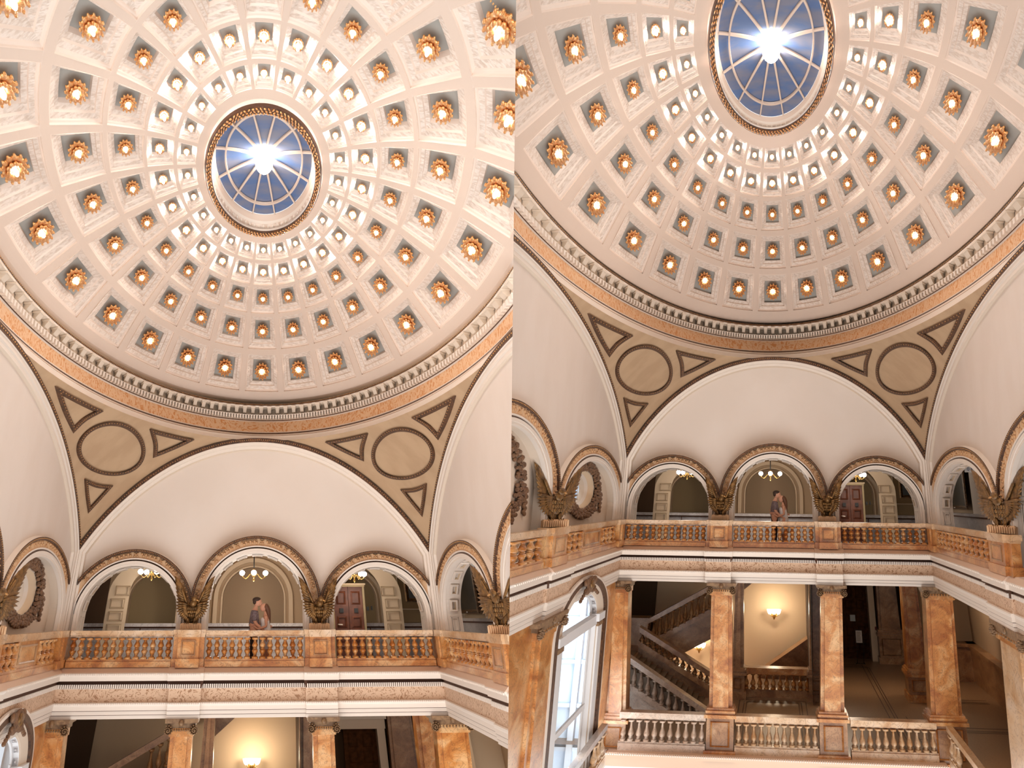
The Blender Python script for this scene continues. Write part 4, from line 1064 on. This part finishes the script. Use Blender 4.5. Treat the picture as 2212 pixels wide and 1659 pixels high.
def lower_floor(h):
    full = h.key == 'R'; kb = .87 if full else 1.0; f = lambda w: w/.87
    cw = lambda w: w/.87                                           # right-hall measures below the rail, in the common scale
    FL = f(-1.45); b = B(h)
    # floor with dark inlay lines
    b.quad((-1.7, .97, FL), (1.9, .97, FL), (1.9, 2.5, FL), (-1.7, 2.5, FL), 'floor_tile'); b.quad((.97, -.5, FL), (1.9, -.5, FL), (1.9, .97, FL), (.97, .97, FL), 'floor_tile')
    def line(a, c, t=.006):
        (u0, v0), (u1, v1) = a, c; du, dv = u1-u0, v1-v0; l = sqrt(du*du+dv*dv) or 1; nx, ny = -dv/l*t/2, du/l*t/2
        b.quad((u0+nx, v0+ny, FL+.0015), (u1+nx, v1+ny, FL+.0015), (u1-nx, v1-ny, FL+.0015), (u0-nx, v0-ny, FL+.0015), 'inlay')
    for o in (0, .018, .05):
        line((-.19-o, 1.05), (-.19-o, 1.52+o*.6)); line((.17+o, 1.05), (.17+o, 1.52+o*.6)); line((-.19-o, 1.52+o*.6), (.17+o, 1.52+o*.6))
        line((.34+o, 1.05), (.34+o, 2.16+o)); line((.80-o, 1.05), (.80-o, 2.16+o)); line((.34+o, 2.16+o), (.80-o, 2.16+o))
        line((1.10, .2+o), (1.45, .2+o)); line((1.10, .9-o), (1.45, .9-o)); line((1.10, .9-o), (1.10, .2)); line((1.45, .9-o), (1.45, .2)); line((1.08, 1.24+o), (1.5, 1.24+o)); line((1.08, 1.6+o), (1.5, 1.6+o))
        line((.86, 1.1+o), (1.02, 1.1+o)); line((.86, 1.1), (.86, 1.4))
    build(b, 'floor', kind='structure', label='tan stone floor with dark inlay lines below the gallery '+h.pic, cat='floor')
    # ceiling above the lower corridor
    b = B(h); b.quad((-1.8, 1.0, -.445), (1.9, 1.0, -.445), (1.9, 2.6, -.445), (-1.8, 2.6, -.445), 'tan_wall'); b.quad((1.0, -.5, -.445), (1.9, -.5, -.445), (1.9, 1.0, -.445), (1.0, 1.0, -.445), 'tan_wall')
    build(b, 'ceiling', kind='structure', label='corridor ceiling under the gallery '+h.pic, cat='ceiling')
    # back walls
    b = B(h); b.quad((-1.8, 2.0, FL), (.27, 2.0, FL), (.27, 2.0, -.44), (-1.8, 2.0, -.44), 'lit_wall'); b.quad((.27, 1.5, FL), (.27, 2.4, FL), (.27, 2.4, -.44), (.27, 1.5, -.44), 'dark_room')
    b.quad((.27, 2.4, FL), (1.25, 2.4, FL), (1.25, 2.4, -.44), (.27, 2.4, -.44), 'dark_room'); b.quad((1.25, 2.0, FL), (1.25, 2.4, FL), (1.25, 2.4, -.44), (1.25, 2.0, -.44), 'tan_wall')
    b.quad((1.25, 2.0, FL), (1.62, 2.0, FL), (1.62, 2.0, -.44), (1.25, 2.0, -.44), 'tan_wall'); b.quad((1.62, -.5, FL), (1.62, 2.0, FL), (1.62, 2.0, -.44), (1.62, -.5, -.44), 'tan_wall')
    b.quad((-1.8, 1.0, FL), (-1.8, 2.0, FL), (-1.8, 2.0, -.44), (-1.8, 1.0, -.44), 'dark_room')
    build(b, 'wall_back', kind='structure', label='back walls of the lower corridor '+h.pic, cat='wall')
    b = B(h)
    for x0, x1, v in ((1.30, 1.40, 1.96), (1.62-.04, 1.62, 1.1)): b.box(x0, x1, v-.04, v+.04, FL, -.44, 'tan_wall')
    b.box(1.57, 1.62, -.5, 2.0, FL, f(-1.14), 'marble_dark'); b.box(1.55, 1.62, -.5, 2.0, f(-1.14), f(-1.11), 'marble_dark'); b.box(1.25, 1.62, 1.95, 2.0, FL, f(-1.14), 'marble_dark'); b.box(1.25, 1.62, 1.94, 2.0, f(-1.14), f(-1.11), 'marble_dark')
    build(b, 'baseboard_right', kind='structure', label='dark marble dado of the lower right corridor '+h.pic, cat='wainscot')
    for (lu, lv, en) in ((.57, 1.75, 130), (1.45, .9, 45), (1.3, 1.7, 60), (0, 1.4, 45), (-.62, 1.47, 30)):      # fill lights added under the ceiling, without fixtures
        lt = bpy.data.lights.new('ceiling_fill_light', 'POINT'); lt.energy = en*1.3; lt.color = (1, .82, .62); lt.shadow_soft_size = .4
        lo = bpy.data.objects.new('ceiling_fill_light', lt); C.objects.link(lo); lo.matrix_world = h.M @ Matrix.Translation(h.P(lu, lv, -.56))
    # columns of the far side
    U = {'L': (-.3415, .345, .058, 0, 0), 'R': (-.3156, .348, .069, .012, -.017)}[h.key]
    ctop, wb = -.4413, f(-1.175)
    column(h, 'far', U[0], U[2], h.b-.002, h.b+.05, ctop, wb, f(-1.50), 'square marble column left of the middle bay '+h.pic, shift=U[3], taper=.004)
    column(h, 'far', U[1], U[2], h.b-.002, h.b+.05, ctop, wb, f(-1.50), 'square marble column right of the middle bay '+h.pic, shift=U[4], taper=.004)
    column(h, 'far', .985, .085, h.b+.004, h.b+.075, ctop, wb, f(-1.53), 'broad orange marble corner pier on the right '+h.pic, shift=-.02, taper=.006, m='marble_orange', cap=True)
    column(h, 'far', -.95, .060, h.b+.004, h.b+.075, ctop, f(-1.235), f(-1.53), 'clustered orange marble corner pier beside the tall window '+h.pic, shift=.035, taper=.006, cap=True)
    # behind: second row
    column(h, 'far', -.262, .036, 1.56, 1.62, -.445, f(-1.2), FL, 'slim brown marble pilaster behind the middle bay on the left '+h.pic, cap=False, m='marble_dark')
    column(h, 'far', .306, .044, 1.56, 1.62, -.445, f(-1.2), FL, 'slim brown marble pilaster behind the middle bay on the right '+h.pic, cap=False, m='marble_dark')
    column(h, 'far', 1.03, .060, 1.60, 1.68, -.445, f(-1.19), FL, 'orange marble column in the corridor, nearer the corner pier '+h.pic, cap=False)
    column(h, 'far', 1.03, .090, 2.26, 2.34, -.445, f(-1.12), FL, 'dark marble pilaster beside the lower brown door '+h.pic, cap=False, m='marble_dark')
    # door at the back right
    x0, x1, v, zt = .63, .865, 2.36, f(-.70); r = root(h, 'door_2', (x0, v, FL), kind='structure', label='dark wooden door at the back of the lower right bay '+h.pic, cat='door')
    b = B(h); b.box(x0, x1, v, v+.02, FL, zt, 'dark_wood')
    for z0, z1 in ((-1.40, -1.25), (-1.22, -1.12), (-.95, -.86), (-.84, -.74)):
        for a, c in ((x0+.03, (x0+x1)/2-.015), ((x0+x1)/2+.015, x1-.03)): b.grid([[(a+e, v-.001-e*.3, f(z0)+e), (c-e, v-.001-e*.3, f(z0)+e), (c-e, v-.001-e*.3, f(z1)-e), (a+e, v-.001-e*.3, f(z1)-e)] for e in (0, .006, .012)], 'dark_wood', True)
    build(b, 'leaf', r); b = B(h); b.box(.70, .748, v-.004, v-.001, f(-1.075), f(-1.01), 'ext_wall'); build(b, 'window', r, label='small square glass pane')
    b = B(h); b.box(x1, x1+.055, v-.06, v, FL, zt+.02, 'cream'); b.box(x0-.1, x1+.06, v-.07, v, zt, zt+.08, 'cream'); b.box(x0-.1, x1+.07, v-.09, v, zt+.08, zt+.1, 'mould'); build(b, 'frame', r); prune(r)
    if full:
        b = B(h); b.box(.905, .918, 2.285, 2.29, f(-1.13), f(-1.10), 'red'); build(b, 'fire_alarm_pull', label='small dark red alarm box beside the lower door '+h.pic, cat='alarm')
        p = h.P(.745, 2.24, FL); r = root(h, 'notice_stand', p, label='thin black stand holding a framed notice before the lower door '+h.pic, cat='sign stand')
        X = lambda x, z, y=0: p+Vector((x, y, z))
        b = B(h); b.mtube([X(-.16, .02), X(-.16, 1.5)], .012, 'black'); b.mtube([X(.16, .02), X(.16, 1.5)], .012, 'black'); b.mtube([X(-.2, .02), X(.2, .02)], .015, 'black'); b.mtube([X(-.2, .02, -.25), X(-.2, .02, .25)], .015, 'black'); b.mtube([X(.2, .02, -.25), X(.2, .02, .25)], .015, 'black'); build(b, 'stand', r)
        b = B(h); b.box(.715, .778, 2.236, 2.242, f(-1.248), f(-1.118), 'black'); build(b, 'frame', r)
        b = B(h); b.box(.720, .773, 2.232, 2.235, f(-1.242), f(-1.124), 'paper'); pp = build(b, 'sheet', r, label='white printed notice')
        b = B(h)
        for j in range(13):
            z = f(-1.133)-.0088*j; e = rnd.uniform(0, .012); b.quad((.727, 2.231, z), (.766-e, 2.231, z), (.766-e, 2.231, z-.0028), (.727, 2.231, z-.0028), 'ink')
        build(b, 'printing', pp) if pp else None
    # middle bay back balustrade and staircase
    stl = 'marble_dark'
    r = root(h, 'balustrade', (0, 1.6, FL), label='short marble balustrade at the back of the middle bay '+h.pic, cat='balustrade'); b = B(h)
    b.box(-.226, .262, 1.585, 1.63, f(-1.262), f(-1.212), 'marble_orange'); build(b, 'handrail', r); b = B(h); b.box(-.226, .262, 1.59, 1.62, FL, f(-1.385), 'marble_dark'); build(b, 'plinth', r)
    for k in range(10):
        b = B(h); s = -.226+.488*(k+.5)/10
        if h.seen(h.P(s, 1.6, f(-1.385)), 5): b.lathe((s, 1.605, f(-1.385)), [(q*1.15, (f(-1.262)-f(-1.385))*t) for t, q in LO_PROF], 'marble_orange', 8, (0, 1)); build(b, 'baluster', r)
    prune(r)
    # steps between the two raking balustrades
    b = B(h); K = 16
    u0, w0, u1, w1 = -.42, f(-1.52), -1.05, f(-1.09)
    for k in range(K):
        ua, ub = u0+(u1-u0)*k/K, u0+(u1-u0)*(k+1)/K; wa = w0+(w1-w0)*(k+1)/K
        b.box(min(ua, ub), max(ua, ub), 1.36, 1.56, w0-.2, wa-.006, 'step'); b.box(ub, ua+.006, 1.36, 1.56, wa-.008, wa, 'step')
    build(b, 'staircase', label='stone flight of steps rising left behind the left bay '+h.pic, cat='staircase')
    stair_rail(h, 1.35, (-1.02, f(-1.020)), (-.43, f(-1.425)), f(.235), 12, 'marble_blush', 'pale marble raking balustrade in front of the steps '+h.pic)
    stair_rail(h, 1.56, (-1.00, f(-.893)), (-.46, f(-1.235)), f(.16), 12, 'marble_dark', 'dark marble raking balustrade behind the steps '+h.pic)
    stair_rail(h, 1.70, (-.43, f(-.535)), (-1.06, f(-.925)), f(.25), 13, 'marble_dark', 'dark marble raking balustrade of the upper flight '+h.pic)
    b = B(h); b.box(-1.25, -.99, 1.33, 1.75, f(-1.5), f(-1.10), 'marble_dark'); b.box(-1.25, -.98, 1.69, 1.76, f(-1.5), f(-.87), 'marble_dark'); build(b, 'trim_9', kind='structure', label='stair landing wall '+h.pic, cat='trim')
    b = B(h)
    i = [b.pt(p) for v_ in (1.71, 1.99) for p in ((-.40, v_, f(-.77)), (-1.06, v_, f(-1.17)), (-1.06, v_, f(-1.26)), (-.40, v_, f(-.86)))]
    for q in ((0, 1, 2, 3), (4, 5, 6, 7), (0, 1, 5, 4), (2, 3, 7, 6)): b.face([i[k] for k in q], 'marble_dark')
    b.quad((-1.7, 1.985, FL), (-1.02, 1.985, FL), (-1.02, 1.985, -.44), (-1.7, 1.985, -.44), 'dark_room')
    build(b, 'trim_9', kind='structure', label='underside of the upper stair flight '+h.pic, cat='trim')
    b = B(h); i = [b.pt(p) for v_ in (1.90, 1.98) for p in ((.27, v_, f(-1.09)), (-.13, v_, f(-1.41)), (-.13, v_, f(-1.6)), (.27, v_, f(-1.6)))]
    for q in ((0, 1, 2, 3), (4, 5, 6, 7), (0, 1, 5, 4)): b.face([i[k] for k in q], 'marble_dark')
    build(b, 'baseboard_back', kind='structure', label='dark raking dado under the sconce of the middle bay '+h.pic, cat='wainscot')
    b = B(h); i = [b.pt(p) for v_ in (1.80, 1.98) for p in ((-.262, v_, f(-.50)), (-.09, v_, f(-.50)), (-.262, v_, f(-.655)))]
    b.face(i[:3], 'marble_dark'); b.face(i[3:], 'marble_dark'); b.face([i[1], i[2], i[5], i[4]], 'marble_dark')
    build(b, 'trim_9', kind='structure', label='dark underside of a flight at the top of the middle bay '+h.pic, cat='trim')
    sconce(h, 0.0 if full else -.012, 1.975, f(-.885) if full else -.96, 'three-light brass wall sconce glowing in the middle bay '+h.pic)
    if full: sconce(h, -.622, 1.975, f(-1.21), 'three-light brass wall sconce glowing behind the left bay stairs '+h.pic)
    if not full: return
    # front balustrades of the lower storey
    g = None
    balustrade(h, 'far', -.88, -.385, 11, 'lower marble balustrade of the left bay '+h.pic, 'lo', 'marble_blush', cap='marble_blush')
    balustrade(h, 'far', -.22, .250, 11, 'lower marble balustrade of the middle bay '+h.pic, 'lo', 'marble_pale', cap='marble_pale')
    balustrade(h, 'far', .426, .895, 11, 'lower marble balustrade of the right bay '+h.pic, 'lo', 'marble_pale', cap='marble_pale')
    balustrade(h, 'rawright', .05, .93, 22, 'lower marble balustrade running forward on the right '+h.pic, 'lo', 'marble_pale', d=h.b-.01, cap='marble_pale')
    balustrade(h, 'rawleft', .2, .83, 14, 'lower marble balustrade running forward on the left '+h.pic, 'lo', 'marble_pale', d=h.b-.05, cap='marble_grey')
    b = B(h)
    for d, w0_, w1_ in ((h.b-.03, f(-1.475), f(-1.458)), (h.b-.018, f(-1.50), f(-1.475)), (h.b-.01, f(-1.56), f(-1.50))): b.box(-d, d, d, h.b+.04, w0_, w1_, 'cornice_top')
    for j in range(150):
        s = -.93+.0125*j; b.box(s-.004, s+.003, h.b-.036, h.b-.030, f(-1.472), f(-1.462), 'mould')
    b.box(-h.b-.1, -h.b+.02, .15, h.b, f(-1.56), f(-1.462), 'mould')
    build(b, 'trim_10', kind='structure', label='white cornice at the foot of the lower balustrade '+h.pic, cat='trim')
    column(h, 'rawright', .268, .088, h.b+.0, h.b+.05, -.4413, f(-1.24), f(-1.53), 'pale marble column at the right edge '+h.pic, m='marble_pale', cap=True)

def big_window(h):
    """tall arched window in the left wall of the lower storey"""
    kb = 1/.87; f = lambda w: w*kb; fr = 'rawleft'; d = .985 if h.key == 'R' else .99
    c, ri = (.545, .165) if h.key == 'R' else (.535, .165); z = f(-.525); bot = f(-1.50)
    r = root(h, 'window_2', FR[fr](c, d, bot), kind='structure', label='tall arched window in the left wall below the gallery '+h.pic, cat='window')
    outl = lambda q: [(c-q, bot)]+[(c-q*cos(pi*j/28), z+q*1.12*sin(pi*j/28)) for j in range(29)]+[(c+q, bot)]
    b = B(h, fr)
    rows = [[(s, dd, w) for s, w in outl(q)] for q, dd in ((ri+.10, h.b-.004), (ri+.10, h.b-.016), (ri+.088, h.b-.018), (ri+.062, h.b-.018), (ri+.058, h.b-.008), (ri+.008, h.b-.002), (ri, h.b+.002), (ri-.003, h.b+.024), (ri-.010, h.b+.026), (ri-.012, h.b+.034))]
    b.grid(rows, ['mould', 'mould', 'bead_brown', 'bead_brown', 'cream', 'cream', 'win_white', 'win_white', 'win_white']); build(b, 'frame', r)
    b = B(h, fr)
    for j in range(9):
        a = pi*(j+.5)/9; q = ri-.003; o = Vector((c-q*cos(a), h.b+.013, z+q*1.12*sin(a)))
        et = Vector((sin(a), 0, cos(a)*1.1)); er = Vector((cos(a), 0, -sin(a)))
        b.grid([[tuple(o+et*x*.016+Vector((0, y*.009, 0))+er*.001) for x, y in ((-1, -1), (1, -1), (1, 1), (-1, 1))], [tuple(o+et*x*.013+Vector((0, y*.007, 0))+er*.003) for x, y in ((-1, -1), (1, -1), (1, 1), (-1, 1))]], 'marble_grey', True)
        b.ell(tuple(o+er*.003), tuple(et*.008), (0, .005, 0), tuple(er*.003), 'marble_grey', 8, 4)
    build(b, 'rosette_panel', r)
    b = B(h, fr); dg = h.b+.034
    b.box(c-ri, c+ri, h.b-.004, dg, z-.060, z, 'win_white'); b.box(c-ri-.05, c-ri, h.b-.02, dg, z-.04, z+.01, 'win_white'); b.box(c+ri-.01, c+ri+.06, h.b-.02, dg, z-.04, z+.01, 'win_white')
    b.box(c-ri, c+ri, dg-.012, dg, f(-1.06), f(-1.03), 'win_white'); build(b, 'transom', r)
    b = B(h, fr)
    for q in (-1, 1): b.box(c+q*(ri-.012)-.005, c+q*(ri-.012)+.005, dg-.008, dg, bot, z+.02, 'win_white'); b.box(c+q*(ri+.026)-.02, c+q*(ri+.026)+.02, h.b-.010, h.b+.02, bot, z-.06, 'win_white'); b.box(c+q*(ri+.026)-.024, c+q*(ri+.026)+.024, h.b-.014, h.b+.02, z-.075, z-.050, 'carved_cap')
    build(b, 'mullion', r)
    b = B(h, fr); b.face([b.pt((s, dg-.004, w)) for s, w in outl(ri-.012)], 'glass_clear'); build(b, 'pane', r, label='window glass'); prune(r)
    # carved cartouche over it
    b = B(h, fr); o = (c+.0, h.b-.03, z+ri*1.12+.062)
    b.ell(o, (.038, 0, .01), (0, .014, 0), (0, 0, .050), 'carved', 10, 8)
    for q in (-1, 1):
        b.ell((o[0]+q*.040, o[1], o[2]+.02), (.020, 0, 0), (0, .012, 0), (0, 0, .024), 'carved', 8, 6); b.ell((o[0]+q*.034, o[1], o[2]-.035), (.020, 0, q*.008), (0, .012, 0), (0, 0, .020), 'carved', 8, 6)
        for j in range(4): b.ell((o[0]+q*(.05+.012*j), o[1], o[2]-.04-.012*j), (.010, 0, 0), (0, .008, 0), (0, 0, .012), 'carved', 6, 4)
    b.ell((o[0], o[1]-.012, o[2]+.005), (.020, 0, 0), (0, .010, 0), (0, 0, .030), 'bronze', 10, 8)
    build(b, 'cartouche', label='dark carved cartouche over the tall arched window '+h.pic, cat='carving')
    # wall, pilasters, exterior
    b = B(h, fr)
    b.quad((-.6, h.b+.01, bot-.1), (c-ri-.09, h.b+.01, bot-.1), (c-ri-.09, h.b+.01, -.44), (-.6, h.b+.01, -.44), 'marble_orange'); b.quad((c+ri+.09, h.b+.01, bot-.1), (1.0, h.b+.01, bot-.1), (1.0, h.b+.01, -.44), (c+ri+.09, h.b+.01, -.44), 'marble_orange')
    build(b, 'wall_left', kind='structure', label='lower left wall beside the tall window '+h.pic, cat='wall')
    column(h, 'rawleft', .255, .085, h.b-.014, h.b+.02, -.4413, f(-1.6), f(-1.7), 'orange marble pilaster left of the tall window '+h.pic, cap=True, ped=False)
    r = root(h, 'exterior_building', (-1.5, 1.04, f(-2)), label='pale stone wing outside the windows of the left wall '+h.pic, cat='building')
    b = B(h); b.box(-2.4, -1.085, 1.03, 1.04, f(-2.4), 1.3, 'ext_wall')
    for j in range(6): b.box(-1.20-.16*j, -1.165-.16*j, 1.005, 1.03, f(-2.4), 1.3, 'ext_wall')
    for j in range(9): b.box(-2.4, -1.085, 1.015, 1.03, f(-2.1)+.33*j, f(-2.1)+.33*j+.03, 'ext_wall')
    build(b, 'facade', r); prune(r)
    if h.key == 'R':                                              # added area light that brightens the facade behind the window
        al = bpy.data.lights.new('court_fill', 'AREA'); al.shape = 'RECTANGLE'; al.size = 1.2; al.size_y = 8; al.energy = 190; al.color = (.88, .94, 1); al.spread = radians(110)
        ao = bpy.data.objects.new('court_fill', al); C.objects.link(ao); pp = h.M @ h.P(-1.14, .86, -.7); tt = h.M @ h.P(-1.17, 1.03, -.75)
        ao.matrix_world = Matrix.Translation(pp) @ (tt-pp).to_track_quat('-Z', 'Z').to_matrix().to_4x4()
m = bpy.data.materials.new('glass_clear'); m.use_nodes = True; nt = m.node_tree; nt.nodes.remove(nt.nodes['Principled BSDF'])     # thin window glass
t_ = nt.nodes.new('ShaderNodeBsdfTransparent'); t_.inputs[0].default_value = (.95, .98, 1, 1); g_ = nt.nodes.new('ShaderNodeBsdfGlossy'); g_.inputs['Roughness'].default_value = .05
x_ = nt.nodes.new('ShaderNodeMixShader'); x_.inputs[0].default_value = .06; nt.links.new(t_.outputs[0], x_.inputs[1]); nt.links.new(g_.outputs[0], x_.inputs[2])
nt.links.new(x_.outputs[0], nt.nodes['Material Output'].inputs[0]); MT['glass_clear'] = m

def niche_window(h):
    s, w, dd = .665, .192, 1.055
    r = root(h, 'window_3', FR['left'](s, dd+.07, w-.08), kind='structure', label='round window inside the carved wreath '+h.pic, cat='window'); b = B(h, 'left'); K = 32
    b.face([b.pt((s+.083*cos(2*pi*j/K), dd+.072, w+.083*sin(2*pi*j/K))) for j in range(K)], 'glass_clear'); build(b, 'pane', r)
    b = B(h, 'left')
    for j in range(5):
        x = -.06+.03*j; q = sqrt(.083**2-x*x)*.98; b.box(s+x-.0015, s+x+.0015, dd+.066, dd+.071, w-q, w+q, 'win_white')
    build(b, 'glazing_bar', r); prune(r)
    wreath(h, s, w, dd, .108, 'carved brown fruit wreath around the round window '+h.pic)
    if h.key == 'R': wreath(h, -.02+.0, .20, dd, .150, 'carved brown wreath at the left edge of the right picture')

for h in (HL, HR):
    make_dome(h); make_cornice(h); make_oculus(h); make_pendentives(h); make_lunettes(h); make_walls(h)
    X = h.pic; bb = h.b
    balustrade(h, 'far', -.940, -.422, 13, 'gallery balustrade under the left far arch '+X)
    balustrade(h, 'far', -.254, .254, 13, 'gallery balustrade under the middle far arch, in front of the couple '+X)
    balustrade(h, 'far', .422, .940, 13, 'gallery balustrade under the right far arch '+X)
    pedestal(h, 'far', -.338, 'panelled marble pedestal under the eagle left of the couple '+X)
    pedestal(h, 'far', .338, 'panelled marble pedestal under the eagle right of the couple '+X)
    balustrade(h, 'rawleft', .352, .862, 11, 'gallery balustrade along the left wall with a solid panel '+X, panels=((.475, .675),))
    balustrade(h, 'rawright', .352, .862, 12, 'gallery balustrade along the right side '+X)
    if h.key == 'R': balustrade(h, 'rawleft', -.25, .175, 9, 'nearest gallery balustrade at the left edge '+X)
    for fr, sd in (('rawleft', 'left'), ('rawright', 'right')):
        pedestal(h, fr, .262, 'panelled marble pedestal on the %s side %s' % (sd, X))
        sx = -1 if sd == 'left' else 1
        b = B(h)
        B_ = lambda x0, x1, v0, v1, z0, z1, m: b.box(min(sx*x0, sx*x1), max(sx*x0, sx*x1), v0, v1, z0, z1, m)
        B_(bb-.018, bb+.03, .872, bb+.03, -.137, -.022, 'marble_orange'); B_(bb-.024, bb+.03, .866, bb+.03, -.178, -.137, 'marble_orange'); B_(bb-.024, bb+.034, .864, bb+.034, -.022, .011, 'marble_pale')
        B_(bb-.024, bb+.02, .90, .935, -.137, -.022, 'marble_orange')
        build(b, 'corner_pier', label='orange marble corner pier of the gallery rail, %s corner %s' % (sd, X), cat='pier')
    entablature(h)
    eagle(h, 'far', -.338, 'bronze spread-winged eagle left of the couple '+X)
    eagle(h, 'far', .338, 'bronze spread-winged eagle right of the couple '+X)
    eagle(h, 'right', .300, 'bronze eagle on the right side of the gallery '+X)
    if h.key == 'R' or 1: eagle(h, 'left', .300, 'bronze eagle on the left side of the gallery '+X)
    upper_corridor(h); niche_window(h)
    chandelier(h, -.022, 1.26, .318, 'brass chandelier with white globes behind the middle arch '+X)
    chandelier(h, -.64, 1.26, .322, 'brass chandelier with white globes behind the left arch '+X)
    chandelier(h, .60, 1.26, .315, 'brass chandelier with white globes behind the right arch '+X)
    if h.key == 'L':
        figure(h, (-.008, 1.01, -.178), 'm', 'person in grey short-sleeved shirt kissing partner, '+X); figure(h, (.052, 1.01, -.178), 'f', 'person in white dress with long brown hair kissing partner, '+X)
    else:
        figure(h, (.008, 1.01, -.178), 'm', 'person in grey short-sleeved shirt kissing partner, '+X); figure(h, (.064, 1.01, -.178), 'f', 'person in white dress with long brown hair kissing partner, '+X)
    lower_floor(h); big_window(h)
for o in list(bpy.data.objects):
    if '_b' in o: del o['_b']
